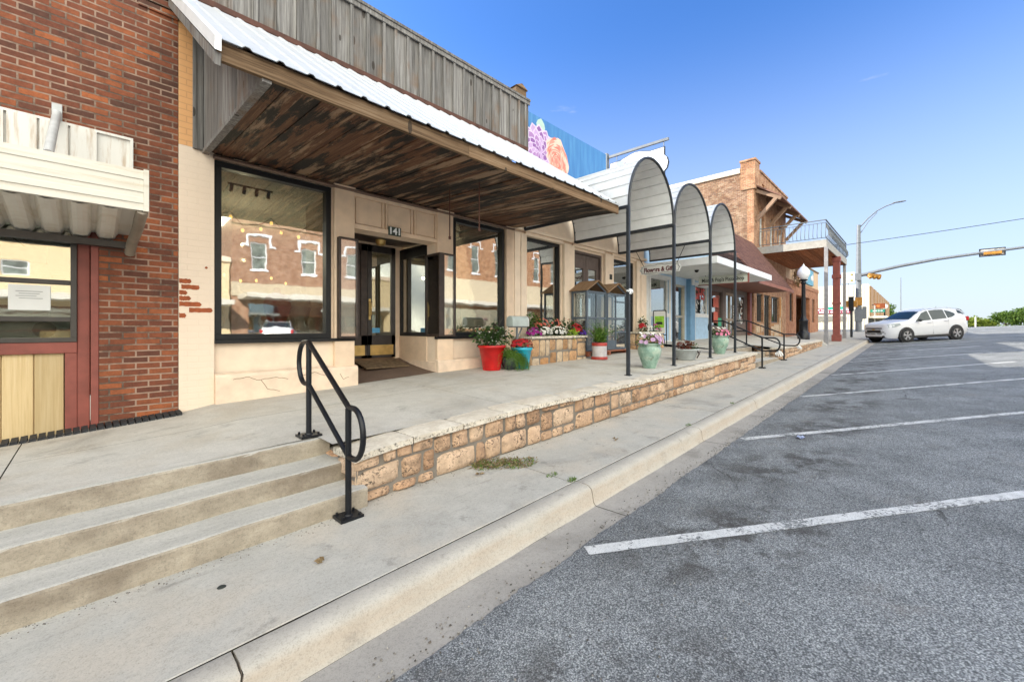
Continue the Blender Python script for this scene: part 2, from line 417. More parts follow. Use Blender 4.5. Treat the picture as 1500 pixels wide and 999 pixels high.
def frond(mb, p, az, L, up, n=14, ls=.05, droop=1.0):
    p = Vector(p); d = Vector((math.cos(az)*(1-up), math.sin(az)*(1-up), up)).normalized()
    side = Vector((-math.sin(az), math.cos(az), 0)); q = p.copy()
    for i in range(n):
        t = i/n; q = q+d*L/n; d = (d+Vector((0, 0, -droop*.10))).normalized()
        for sg in (-1, 1):
            leaf(mb, q, side*sg+d*.5+Vector((0, 0, rnd(-.2, .2))), ls*(1.1-.7*t)*rnd(.8, 1.2), .35)
def blossom(mb, p, r, nrm=None):
    nrm = Vector(nrm or (rnd(-.5, .5), rnd(-.9, .1), rnd(.2, 1))).normalized()
    a = nrm.cross(Vector((.3, .5, .81))).normalized(); b = nrm.cross(a); p = Vector(p); n = 6
    ring = [p+(a*math.cos(2*math.pi*k/n)+b*math.sin(2*math.pi*k/n))*r*rnd(.8, 1.1)+nrm*r*.25 for k in range(n)]
    mb.add([p]+ring, [(0, 1+k, 1+(k+1) % n) for k in range(n)])

# ---------------------------------------------------------------- terrain functions
G = .027; X0 = 1.496
def lerp(x, tab):
    if x <= tab[0][0]: return tab[0][1]
    for (a, fa), (b, fb) in zip(tab, tab[1:]):
        if x <= b: return fa+(fb-fa)*(x-a)/(b-a)
    return tab[-1][1]
def zg(X): return lerp(X, [(-60, G*(-30)), (-28.5, G*(-30)), (50, G*(50-X0)), (60, 1.47), (80, 1.36), (140, .9), (400, -4)])
KT = [(-6, -.03), (-.54, -.026), (.74, 0), (1.07, .02), (2.8, .027), (4.3, .04), (10, .04), (13, .035)]
def zw(X, Y): return zg(X)+.45+lerp(X, KT)*max(0, Y-3.4)
def zw2(X, Y): return .765+.014*(X-15.6)+.075*(Y-3.2) if X < 24 else zw3(X, Y)
def zw3(X, Y):
    f = min(1, max(0, (X-24)/2.5)); a = .765+.014*8.4+.075*(Y-3.2); b = zg(X)+.02*max(0, Y-3.2)
    return a*(1-f)+b*f
def zr(X, Y):
    return zg(X)-.15+.045*(1.66-Y) if Y > -8 else zg(X)-.15+.045*9.66-.045*(-8-Y)
# ================================================================ materials of the ground
def asphalt_mat(paintline=False):
    t = NT('road paint' if paintline else 'asphalt'); v = t.obj()
    vo = t.n('TexVoronoi', None, Vector=v, Scale=125.0); vo2 = t.n('TexVoronoi', None, Vector=v, Scale=210.0)
    sx = t.n('SeparateColor', None, Color=vo.outputs[1]); sx2 = t.n('SeparateColor', None, Color=vo2.outputs[1])
    c = t.ramp(sx.outputs[0], [(0, (.11, .118, .120)), (.42, (.25, .265, .268)), (.75, (.40, .412, .405)), (1, (.60, .605, .58))])
    c2 = t.ramp(sx2.outputs[1], [(0, (.09, .096, .098)), (.55, (.275, .288, .29)), (1, (.58, .585, .565))])
    c = t.mix(.45, c, c2)
    edge = sstep(t, vo.outputs[0], .35, .75)
    c = t.mix(t.math('MULTIPLY', edge, .72), c, (.04, .043, .046))
    big = t.noise(v, .55, 6, .62); mid = t.noise(v, 2.6, 5, .65)
    c = t.mix(1, c, t.ramp(big, [(.3, .76), (.5, 1.0), (.72, 1.24)]), 'MULTIPLY')
    c = t.mix(.8, c, t.ramp(mid, [(.3, .72), (.5, 1.0), (.7, 1.22)]), 'MULTIPLY')
    wv = t.n('VectorMath', {'operation': 'ADD'}, i0=v, i1=t.n('VectorMath', {'operation': 'SCALE'}, i0=t.n('TexNoise', None, Vector=v, Scale=2.2, Detail=5.0).outputs[1], Scale=.55)).outputs[0]
    ck = t.n('TexVoronoi', {'feature': 'DISTANCE_TO_EDGE'}, Vector=wv, Scale=.42)
    crk = t.math('MULTIPLY', t.math('LESS_THAN', ck.outputs[0], .0035), sstep(t, t.noise(v, .8, 3), .5, .62))
    c = t.mix(t.math('MULTIPLY', crk, .75), c, (.04, .038, .035))
    tan_ = t.math('MULTIPLY', sstep(t, t.noise(t.mapv(v, (1, 1, 1), (3, 9, 0)), 1.5, 6, .7), .56, .72), .32)
    c = t.mix(tan_, c, (.27, .235, .20))
    if not paintline:
        # oil drips where the parked engines stand, one patch per stall
        sp = t.n('SeparateXYZ', None, Vector=v)
        ax = t.math('SUBTRACT', t.math('PINGPONG', t.math('SUBTRACT', sp.outputs[0], t.math('MULTIPLY', t.math('SUBTRACT', 1.2, sp.outputs[1]), .9)), 1.92), .96)
        fx = t.math('MULTIPLY', ax, .9); fy = t.math('MULTIPLY', t.math('SUBTRACT', sp.outputs[1], .95), 1.25)
        dd = t.math('ADD', t.math('MULTIPLY', fx, fx), t.math('MULTIPLY', fy, fy))
        blob = t.math('MULTIPLY', t.math('SUBTRACT', 1, sstep(t, dd, .02, .75)), sstep(t, t.noise(v, 3.3, 7, .72), .43, .60))
        c = t.mix(t.math('MULTIPLY', blob, .72), c, (.040, .034, .028))
        dk = t.math('MULTIPLY', sstep(t, t.noise(t.mapv(v, (1.2, 1.2, 1), (1, 4, 0)), 1.1, 8, .74), .58, .70), .5)
        c = t.mix(dk, c, (.052, .046, .040))
    h = t.math('ADD', sx.outputs[0], t.math('MULTIPLY', sx2.outputs[0], .5))
    if paintline:
        worn = t.math('ADD', t.math('MULTIPLY', t.noise(v, 38, 5, .75), .62), t.math('MULTIPLY', t.noise(v, 4, 4), .42))
        wc = t.ramp(t.noise(v, 9, 4), [(.3, (.62, .62, .60)), (.7, (.80, .80, .78))])
        wc = t.mix(t.math('MULTIPLY', edge, .35), wc, (.3, .3, .3))
        c = t.mix(sstep(t, worn, .525, .59), wc, c)
    return t.fin(c, .85, h, .006, .75, 0, .3)
M_ASPH = asphalt_mat(); M_LINE = asphalt_mat(True)
M_WALK = concrete('sidewalk concrete', (.455, .435, .39), (.22, .21, .19), .9, warm=(.50, .44, .36))
M_UPPER = concrete('walkway concrete', (.53, .505, .46), (.30, .28, .25), .8, warm=(.45, .40, .33))
M_GUTTER = concrete('gutter concrete', (.36, .335, .30), (.17, .155, .135), .8)
def kerb_mat():
    t = NT('kerb concrete'); v = t.obj(); z = t.n('SeparateXYZ', None, Vector=t.n('NewGeometry').outputs['Normal'])
    c = t.ramp(t.noise(v, 3.5, 6, .65), [(.25, (.39, .36, .31)), (.75, (.50, .465, .405))])
    soil = t.math('MULTIPLY', t.math('SUBTRACT', 1, sstep(t, z.outputs[2], .25, .9)), sstep(t, t.noise(t.mapv(v, (.6, 2, 3)), 2, 5, .65), .32, .62))
    c = t.mix(t.math('MULTIPLY', soil, .62), c, (.43, .345, .265))          # red soil splashed on the kerb face
    c = t.mix(t.math('MULTIPLY', sstep(t, t.noise(v, 4, 8, .78), .55, .68), .45), c, (.2, .18, .16))
    f = t.math('ADD', t.math('MULTIPLY', t.noise(v, 150, 3, .7), .55), t.math('MULTIPLY', t.noise(v, 50, 4, .8), .45))
    c = t.mix(.8, c, t.ramp(f, [(.3, .52), (.5, 1), (.7, 1.12)]), 'MULTIPLY')
    return t.fin(c, .9, f, .004, .5, 0, .3)
M_KERB = kerb_mat()
def steps_mat():
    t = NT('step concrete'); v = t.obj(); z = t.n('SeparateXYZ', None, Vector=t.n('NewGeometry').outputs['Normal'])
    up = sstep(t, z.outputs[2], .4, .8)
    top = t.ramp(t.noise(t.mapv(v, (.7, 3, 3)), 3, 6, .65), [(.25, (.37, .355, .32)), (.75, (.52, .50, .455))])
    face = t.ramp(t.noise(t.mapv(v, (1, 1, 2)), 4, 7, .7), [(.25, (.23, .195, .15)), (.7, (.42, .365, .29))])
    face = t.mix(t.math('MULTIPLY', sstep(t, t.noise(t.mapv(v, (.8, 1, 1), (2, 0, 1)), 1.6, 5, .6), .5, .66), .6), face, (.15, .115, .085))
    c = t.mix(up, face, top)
    f = t.math('ADD', t.math('MULTIPLY', t.noise(v, 140, 3, .7), .5), t.math('MULTIPLY', t.noise(v, 45, 4, .8), .5))
    c = t.mix(.85, c, t.ramp(f, [(.3, .5), (.5, 1), (.7, 1.14)]), 'MULTIPLY')
    return t.fin(c, .92, t.math('ADD', f, t.noise(v, 12, 4)), .005, .55, 0, .25)
M_STEP = steps_mat()
def soil_mat():
    t = NT('joint dirt'); v = t.obj()
    c = t.ramp(t.noise(v, 5, 5, .7), [(.35, (.035, .03, .025)), (.56, (.07, .06, .04)), (.62, (.06, .12, .025)), (.8, (.09, .17, .03))])
    return t.fin(c, 1, None, spec=.1)
M_SOIL = soil_mat()
M_EARTH = concrete('dry earth', (.30, .27, .19), (.16, .17, .08), .8)
def stone_mat(name, c1, c2, c3, pit=.6):
    t = NT(name); v = t.obj(); g = t.n('NewGeometry').outputs['Random Per Island']
    c = t.ramp(g, [(0, c1), (.3, c2), (.55, c3), (.8, tuple(x*.72 for x in c1)), (1, c2)])
    n = t.noise(v, 9, 6, .7); f = t.noise(v, 60, 4, .7)
    c = t.mix(.85, c, t.ramp(n, [(.25, .45), (.55, 1.0), (.8, 1.2)]), 'MULTIPLY')
    pk = t.math('MULTIPLY', sstep(t, t.noise(v, 38, 5, .75), .50, .60), sstep(t, t.noise(v, 4.5, 5, .7), .40, .58))
    c = t.mix(t.math('MULTIPLY', pk, pit), c, (.06, .045, .035))
    lich = sstep(t, t.noise(t.mapv(v, (1, 1, 1), (5, 1, 2)), 2.6, 7, .75), .52, .64)
    c = t.mix(t.math('MULTIPLY', lich, .65), c, (.12, .09, .065))
    return t.fin(c, .9, t.math('ADD', f, n), .012, .8, 0, .25)
M_STONE = stone_mat('tan sandstone', (.52, .31, .185), (.63, .46, .325), (.56, .375, .245), .95)
M_STONE2 = stone_mat('planter stone', (.50, .24, .09), (.60, .44, .29), (.62, .50, .37), .35)
M_MORT = concrete('grey mortar', (.22, .195, .165), (.07, .06, .05), .95)
def cap_mat():
    t = NT('limestone cap'); v = t.obj(); g = t.n('NewGeometry').outputs['Random Per Island']
    n = t.noise(v, 7, 6, .7); nz = t.n('SeparateXYZ', None, Vector=t.n('NewGeometry').outputs['Normal']).outputs[2]
    c = t.ramp(n, [(.25, (.50, .43, .34)), (.7, (.74, .68, .58))])
    c = t.mix(.4, c, t.ramp(g, [(0, .8), (1, 1.1)]), 'MULTIPLY')
    side = t.math('SUBTRACT', 1, sstep(t, nz, .3, .9))
    sp = t.math('MULTIPLY', sstep(t, t.noise(v, 34, 6, .8), .50, .62), t.math('ADD', t.math('MULTIPLY', side, .75), .14))
    c = t.mix(sp, c, (.045, .038, .032))                                 # black lichen, thickest on the edge
    return t.fin(c, .9, t.math('ADD', n, t.noise(v, 50, 4)), .01, .6, 0, .25)
M_CAP = cap_mat()
M_FARWALL = concrete('ground', (.34, .31, .24), (.2, .2, .12), .6)

# ================================================================ ground
def frange(a, b, st):
    n = max(1, int(round((b-a)/st))); return [a+(b-a)*i/n for i in range(n+1)]
XS = frange(-40, 60, 1)+frange(60, 400, 10)[1:]
gm = MB(); ys = [-600, -200, -60, -22, -8, 0, 6, 20, 60, 200, 600]
gxs = [-600, -200, -60]+frange(-40, 60, 4)+[80, 140, 250, 400, 800, 1500]
gm.grid(lambda x, y: (x, y, zg(x)-.9), gxs, ys)
setp(build('ground', gm, M_EARTH), kind='structure')
# carriageway: ragged edge over the gutter, crowned, running over the crest
rm = MB()
xs_near = frange(-6, 14, .035); xs_far = [x for x in XS if x < -6]+xs_near+[x for x in frange(14, 60, .5)][1:]+frange(60, 400, 10)[1:]
edge = []
for x in xs_far:
    e = 1.66+.03*noise.noise(Vector((x*1.3, 0, 0)))+.022*noise.noise(Vector((x*7, 3, 0)))+.014*noise.noise(Vector((x*29, 7, 0)))
    edge.append(e)
b0 = len(rm.v)
YR = [1.3, .5, -.5, -2, -4, -6, -8, -11, -14, -17.6]
rm.v += [p for x, e in zip(xs_far, edge) for p in [(x, e, zr(x, e)+.002), (x, e-.012, zr(x, e)+.008)]+[(x, y, zr(x, y)+.008) for y in YR]]
m = len(YR)+2
for i in range(len(xs_far)-1):
    for j in range(m-1):
        rm.f.append((i*m+j, i*m+j+1, (i+1)*m+j+1, (i+1)*m+j)); rm.sm.append(j > 0)
setp(build('road', rm, M_ASPH), kind='structure')
# side street beyond the corner building
sm_ = MB().grid(lambda x, y: (x, y, zg(x)-.012), frange(44.6, 53.6, 1), frange(1.4, 60, 4))
setp(build('side_street', sm_, M_ASPH), kind='structure')
# kerb and gutter, cast in lengths with open joints
KP = [(2.158, -.06), (2.158, -.004), (2.15, .001), (2.06, .001), (2.03, -.006), (2.006, -.022), (1.992, -.05), (1.975, -.135), (1.955, -.158), (1.66, -.152), (1.45, -.15), (1.45, -.25)]
km = MB(); gt = MB()
kj = [-8, -5, -2, .45, 3.02, 5.52, 8.0, 10.5, 13.1, 15.7, 18.3, 21, 24, 27, 30, 33, 36, 39, 42, 44.6]
for a, b in zip(kj, kj[1:]):
    us = frange(a+.005, b-.005, .25)
    km.grid(lambda x, k: (x+.01*noise.noise(Vector((x, k, 0))), KP[k][0]+.006*noise.noise(Vector((x*2, k*.3, 0))), zg(x)+KP[k][1]+(.004*noise.noise(Vector((x*3, k, 5))) if 2 < k < 8 else 0)), us, list(range(0, 9)), True)
    gt.grid(lambda x, k: (x, KP[k][0], zg(x)+KP[k][1]), us, list(range(8, 12)), True)
    for xe in (us[0], us[-1]):
        km.add([(xe, p[0], zg(xe)+p[1]) for p in KP[:9]]+[(xe, 1.96, zg(xe)-.3), (xe, 2.158, zg(xe)-.3)], [tuple(range(11))])
setp(build('kerb', km, M_KERB), kind='structure'); setp(build('gutter', gt, M_GUTTER), kind='structure')
dm = MB().grid(lambda x, y: (x, y, zg(x)-.012-(.15 if y < 2.14 else 0)), frange(-8, 44.6, .5), [1.44, 1.955, 2.139, 2.141, 2.22])
dm.grid(lambda x, y: (x, y, zg(x)-.010), frange(-8, 26, .5), [2.2, 3.2])
setp(build('joint_dirt', dm, M_SOIL), kind='structure')
# lower sidewalk in slabs
sw = MB(); sj = [-8, -4.6, -.9, 2.98, 6.6, 10.2, 12.7, 15.7, 18.6, 21.5, 24.4, 27.3, 30.2, 33.1, 36, 39, 42, 44.6]
for a, b in zip(sj, sj[1:]):
    ytop = 3.24 if b < 24 else (3.6 if b < 27 else 6.3)
    us = frange(a+.006, b-.006, .5); vs_ = [2.167, 2.173]+frange(2.4, ytop, .3)
    def zz(x, y): return (zg(x) if x < 24 else zw3(x, max(3.2, y)) if y > 3.2 else zg(x))-(.004 if y < 2.17 else 0)
    sw.grid(lambda x, y: (x, y, zz(x, y)), us, vs_, False)
    sw.add([(us[0], 2.167, zg(us[0])-.05), (us[0], ytop, zg(us[0])-.05), (us[0], ytop, zg(us[0])), (us[0], 2.167, zg(us[0]))], [(0, 1, 2, 3)])
setp(build('sidewalk', sw, M_WALK), kind='structure')
# raised walkway in front of the shops, scored into panels
uw = MB()
uj = [-8, -4, -.4, 3.42, 6.9, 10.2, 12.72]
for a, b in zip(uj, uj[1:]):
    for y0, y1 in ((3.3, 4.9), (4.9, 6.05)):
        if b < 1.6: ys2 = [3.70 if y0 < 4 else y0+.003]
        elif a < 1.45 and y0 < 4: ys2 = [3.70]
        else: ys2 = [y0+.003]
        us = frange(a+.004, b-.004, .3); vs_ = frange(ys2[0], y1-.003, .3)
        uw.grid(lambda x, y: (x, y, zw(x, y)), us, vs_)
        uw.add([(us[0], vs_[0], zw(us[0], vs_[0])-.03), (us[0], vs_[-1], zw(us[0], vs_[-1])-.03), (us[0], vs_[-1], zw(us[0], vs_[-1])), (us[0], vs_[0], zw(us[0], vs_[0]))], [(0, 1, 2, 3)])
# strip behind the wall cap, right of the steps
uw.grid(lambda x, y: (x, y, zw(x, max(y, 3.4))), frange(1.40, 3.42, .2), frange(3.40, 3.71, .1))
uw.grid(lambda x, y: (x, y, zw2(x, y)), frange(15.75, 24, .5), frange(3.3, 6.1, .4))
uw.grid(lambda x, y: (x, y, max(zw2(x, y), zw(12.72, y)*(15.75-x)/3.03+zw2(15.75, y)*(x-12.72)/3.03)), frange(12.72, 15.75, .3), frange(4.05, 6.1, .3))
setp(build('upper_pavement', uw, M_UPPER), kind='structure')
ud = MB().grid(lambda x, y: (x, y, zw(x, y)-.03), frange(-8, 12.7, .5), frange(3.8, 6.05, .4))
setp(build('pavement_bed', ud, M_SOIL), kind='structure')
rp = MB().grid(lambda x, t: (2.66+(4.40-2.66)*x, 6.0+1.4*t, zw(2.66+1.74*x, 6)+.004+(.83-zw(3.5, 6))*t*t*.6+(.83-zw(3.5, 6))*t*.4), frange(0, 1, .25), frange(0, 1, .1))
M_RAMP = concrete('brown entry floor', (.155, .105, .08), (.09, .065, .05), .6)
# steps
def steps(xa, xb, yfs, name, top):
    st = MB(); us = frange(xa, xb, .12); rz = .1485; n = len(yfs)
    for i, yf in enumerate(yfs):
        yb = yfs[i+1]+.02 if i < n-1 else yf+.045
        pr = [(yf, -.05), (yf, rz*(i+1)-.018), (yf+.006, rz*(i+1)-.005), (yf+.02, rz*(i+1)), (yb, rz*(i+1)+.004)]
        x1 = xb+.05 if i == 0 else xb
        us = frange(xa, x1, .06)
        st.grid(lambda x, k: (x, pr[k][0]+.009*noise.noise(Vector((x*3, i, 0)))+.005*noise.noise(Vector((x*14, i, k))), (zg(x) if not top else zg(x)*.6+zg(xa)*.4)+pr[k][1]+(.005*noise.noise(Vector((x*2.2, i, 9))) if k > 0 else 0)), us, list(range(5)))
        for xe in (us[0], us[-1]):
            st.add([(xe, p[0], zg(xe)+p[1]) for p in pr]+[(xe, yb, zg(xe)-.05)], [tuple(range(6))])
    return st
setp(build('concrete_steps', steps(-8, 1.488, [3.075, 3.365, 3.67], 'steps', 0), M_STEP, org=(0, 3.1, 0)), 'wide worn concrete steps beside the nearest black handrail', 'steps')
s2 = MB()
for i, yf in enumerate((3.22, 3.6, 4.0)):
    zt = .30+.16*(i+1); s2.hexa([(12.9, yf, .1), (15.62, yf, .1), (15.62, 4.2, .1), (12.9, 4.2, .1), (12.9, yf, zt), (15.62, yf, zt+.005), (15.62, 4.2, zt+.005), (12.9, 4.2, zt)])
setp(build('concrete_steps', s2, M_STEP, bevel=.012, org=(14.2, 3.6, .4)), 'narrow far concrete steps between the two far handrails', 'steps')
# far kerb and pavement on the other side of the street
fp = MB().grid(lambda x, k: (x, [-17.6, -17.6, -21.2][k], zr(x, -17.6)+[-.02, .15, .2][k]), XS, [0, 1, 2])
setp(build('opposite_sidewalk', fp, M_WALK), kind='structure')
# loose grit and small gravel washed along the gutter and the foot of the steps
gg = MB(); rg_ = random.Random(12)
def pebble(x, y, z, r):
    k = [(rg_.uniform(.6, 1.2)*r, rg_.uniform(.6, 1.2)*r) for _ in range(5)]; n = 5
    b = [(x+k[i][0]*math.cos(6.283*i/n), y+k[i][1]*math.sin(6.283*i/n), z-.001) for i in range(n)]
    gg.add(b+[(x+rg_.uniform(-.3, .3)*r, y+rg_.uniform(-.3, .3)*r, z+r*.9)], [(i, (i+1) % n, n) for i in range(n)])
for _ in range(1500):
    x = rg_.uniform(-.5, 12); y = 1.66+abs(rg_.gauss(0, .09))-.05; pebble(x, y, zg(x)-.151+.004, rg_.uniform(.003, .009))
for _ in range(500):
    x = rg_.uniform(-.3, 9); y = rg_.uniform(.6, 1.7); pebble(x, y, zr(x, y)+.010, rg_.uniform(.003, .007))
for _ in range(260):
    x = rg_.uniform(-1, 1.5); y = 3.07-abs(rg_.gauss(0, .05)); pebble(x, y, zg(x)+.001, rg_.uniform(.002, .006))
for _ in range(350):
    x = rg_.uniform(1.5, 12); y = 3.14-abs(rg_.gauss(0, .05)); pebble(x, y, zg(x)+.001, rg_.uniform(.002, .007))
setp(build('gravel', gg, stone_mat('loose grit', (.10, .09, .08), (.30, .27, .23), (.45, .42, .37), .2)), kind='stuff')
# stall lines
lm_ = MB()
dirx, diry = math.cos(R(-37.5)), math.sin(R(-37.5))
for i, xs0 in enumerate((2.36, 5.84, 9.62, 13.5, 17.5, 21.4, 25.3)):
    wdt = .11
    def lp(a, b):
        px = xs0+dirx*a-diry*b; py = 1.60+diry*a+dirx*b
        px += .012*noise.noise(Vector((a*1.1, i, 0)))+.010*noise.noise(Vector((a*9, i+b*40, 2)))
        return (px, py, zr(px, py)+.0125)
    lm_.grid(lp, frange(0, 5.8, .05), [-wdt/2, 0, wdt/2])
setp(build('parking_lines', lm_, M_LINE), kind='structure')

# ================================================================ stone walls
def stone_face(mb, P, L, Hh, seed, smin=.15, smax=.42, gap=.0055, bulge=.018):
    """irregular ashlar over a face: P(s, t, depth) -> point, s in metres along, t 0..1 up"""
    rs = random.Random(seed); s = 0
    pats = [[0, .36, 1], [0, .64, 1], [0, .28, .84, 1], [0, .46, 1], [0, .22, .72, 1], [0, .55, 1]]
    while s < L-.05:
        ln = min(L-s, rs.uniform(.55, 1.0)); ln = L-s if L-s-ln < .25 else ln
        rows = rs.choice(pats)
        for a, b in zip(rows, rows[1:]):
            x = s
            while x < s+ln-.01:
                wd = rs.uniform(smin, smax)*(1.25 if b-a > .45 else .85); wd = s+ln-x if s+ln-x-wd < smin*.7 else wd
                hh = Hh*(b-a); nu, nv = 6, 6; g = gap; dep = rs.uniform(.7, 1.4)*bulge; k = rs.random()*50
                jit = [rs.uniform(-.010, .014) for _ in range(8)]
                pts = []
                for i in range(nu+1):
                    for j in range(nv+1):
                        u = i/nu; v = j/nv
                        ex = min(u, 1-u)*2; ey = min(v, 1-v)*2
                        cr = max(0, 1-ex*2.6)*max(0, 1-ey*2.6)*.008           # rounded corners
                        du = (g+jit[0]*v+jit[1]*(1-v)+cr)*(1-u)-(g+jit[2]*v+jit[3]*(1-v)+cr)*u if ex < .999 else 0
                        dv = ((g+jit[4]*.5*u+cr*.7)*(1-v)-(g+jit[5]*.5*u+cr*.7)*v)/Hh if ey < .999 else 0
                        ed = min(1, min(ex, ey)*3.0)
                        d = dep*(ed**.35)+(.012*noise.noise(Vector((x*9+u*wd*14, v*hh*16, k))) if ed > 0 else 0)
                        if ed == 0: d = -.02
                        pts.append(P(x+u*wd+du, a+v*(b-a)+dv, d))
                fs = []
                for i in range(nu):
                    for j in range(nv): q = i*(nv+1)+j; fs.append((q, q+nv+1, q+nv+2, q+1))
                mb.add(pts, fs, True)
                x += wd
        s += ln
    return mb
def stone_wall(label, xa, xb, ztop, yf, seed, endl=True, endr=True, depth=.7):
    w = thing('stone_wall', label, 'wall', (xa, yf, zg(xa)))
    CAPH = .062
    def zt(x): return ztop(x)-CAPH
    core = MB()
    us = frange(xa+.02, xb-.02, .4)
    ring = lambda x, k: [(x, yf+.012, zg(x)-.1), (x, yf+.012, zt(x)), (x, yf+depth, zt(x)), (x, yf+depth, zg(x)-.1)][k]
    core.grid(ring, us, [0, 1, 2, 3])
    for x in (us[0], us[-1]): core.add([ring(x, k) for k in range(4)], [(0, 1, 2, 3)])
    build('mortar_core', core, M_MORT, w)
    st = MB()
    stone_face(st, lambda s, t, d: (xa+s, yf-d, zg(xa+s)-.005+t*(zt(xa+s)-zg(xa+s)+.002)), xb-xa, .38, seed)
    if endl: stone_face(st, lambda s, t, d: (xa+.01-d, yf+depth-s, zg(xa)-.005+t*(zt(xa)-zg(xa)+.002)), depth, .38, seed+1, .2, .45)
    if endr: stone_face(st, lambda s, t, d: (xb-.01+d, yf+s, zg(xb)-.005+t*(zt(xb)-zg(xb)+.002)), depth, .38, seed+2, .2, .45)
    build('stones', st, M_STONE, w)
    cp = MB(); x = xa-.03; rs = random.Random(seed)
    while x < xb+.02:
        ln = min(xb+.03-x, rs.uniform(.38, .72)); ln = xb+.03-x if xb+.03-x-ln < .25 else ln
        a, b = x+.007, x+ln-.007; y0, y1 = yf-.045+rs.uniform(-.012, .012), yf+.33+rs.uniform(-.02, .02)
        n1, n2 = 8, 5; pts = []; dz = rs.uniform(-.004, .006)
        def cpnt(u, v):
            xx = a+(b-a)*u; yy = y0+(y1-y0)*v
            xx += .008*noise.noise(Vector((yy*9, x, 1)))*(1 if u in (0, 1) else 0); yy += .014*noise.noise(Vector((xx*8, x, 2)))*(1 if v in (0, 1) else 0)
            return xx, yy
        us_ = [i/n1 for i in range(n1+1)]; vv = [j/n2 for j in range(n2+1)]
        def top(u, v):
            xx, yy = cpnt(u, v); e = min(u, 1-u, v, 1-v)
            return (xx, yy, ztop(min(xb, max(xa, xx)))+dz-(.014 if e == 0 else 0)+.005*noise.noise(Vector((xx*7, yy*7, 3))))
        cp.grid(top, us_, vv, True)
        rim = [(u, 0) for u in us_]+[(1, v) for v in vv[1:]]+[(u, 1) for u in us_[::-1][1:]]+[(0, v) for v in vv[::-1][1:-1]]
        T = [top(u, v) for u, v in rim]; n = len(T)
        Bm = [(p[0]+.006*noise.noise(Vector((p[0]*20, p[1]*20, 5))), p[1]+.010*noise.noise(Vector((p[0]*14, p[1]*14, 6))), p[2]-CAPH+.012) for p in T]
        cp.add(T+Bm, [(i, n+i, n+(i+1) % n, (i+1) % n) for i in range(n)])
        cp.add(Bm, [tuple(range(n))])
        x += ln
    build('cap', cp, M_CAP, w)
    return w
def wt1(x): return zg(x)+lerp(x, [(1.4, .40), (1.9, .445), (3.3, .47), (7.7, .44), (12.7, .445)])
stone_wall('long tan stone retaining wall with pale cap slabs, running from the steps past the arched canopies', 1.475, 12.68, wt1, 3.16, 11)
def wt2(x): return zw2(x, 3.25)+.006
stone_wall('short low stone wall beyond the second handrails, in front of the black street lamp', 15.72, 23.6, wt2, 3.16, 51)
# ================================================================ building materials
M_BR1 = brick('dark red brick', [(0, (.10, .040, .026)), (.3, (.18, .054, .028)), (.6, (.245, .070, .031)), (.85, (.31, .092, .036)), (1, (.43, .125, .042))], (.34, .225, .165), ms=.0085)
M_CREAM = paint('cream masonry paint', (.80, .65, .50), .6, .05, wear=.66, wcol=(.60, .47, .35))
M_CREAMD = paint('cream trim', (.76, .58, .42), .55, .06)
M_CBR = painted_brick('cream painted brick', (.76, .62, .49), .97)
M_OBR = painted_brick('orange painted brick', (.72, .38, .16), .72)
M_GREYW = planks('weathered grey boards', (.075, .070, .066), (.20, .19, .18), (.34, .33, .315), grain=(34, 34, 1.2), rust=(.17, .10, .055))
M_FASC = planks('brown fascia board', (.06, .038, .022), (.20, .125, .07), (.33, .235, .15), (1.2, 40, 40))
M_DKWOOD = paint('dark brown stained wood', (.045, .030, .024), .45, .25, scale=12)
M_BLACK = paint('black frame paint', (.011, .0115, .0125), .45, .2, spec=.3)
M_IRON = paint('black wrought iron', (.008, .009, .012), .36, .25, wear=.69, wcol=(.13, .055, .03), spec=.35)
M_WHITE = paint('white metal', (.80, .82, .84), .4, .04)
M_OFFW = streak_paint('stained off white metal', (.64, .61, .54), (.42, .32, .20), (.8, .8, 14), .55)
M_GALV = paint('galvanised steel', (.17, .185, .20), .55, .10, metal=.2)
M_REDP = paint('faded red wood', (.235, .062, .045), .6, .15, wear=.72, wcol=(.45, .35, .3))
M_YELP = planks('yellow board', (.52, .38, .19), (.62, .47, .26), (.68, .54, .33), (40, 40, 1.2))
M_RUST = paint('rusty flashing', (.09, .035, .022), .8, .3)
M_DARKIN = paint('shop interior wall', (.30, .27, .22), .8, .15)
M_CEILIN = paint('shop ceiling', (.55, .54, .49), .8, .08)
M_FLOORIN = paint('shop floor', (.22, .15, .09), .6, .2)
M_GLASS = glassmat('shop glass', .40)
M_GLASSD = glassmat('far glass', .42)
M_BULB = emis('warm bulb', (1, .55, .16), 2.2)
M_BRASS = paint('brass', (.62, .44, .17), .35, .2, metal=.8)
M_PAPER = paint('paper', (.72, .72, .70), .8, .03)
M_INK = paint('dark ink', (.03, .035, .03), .7, .1)
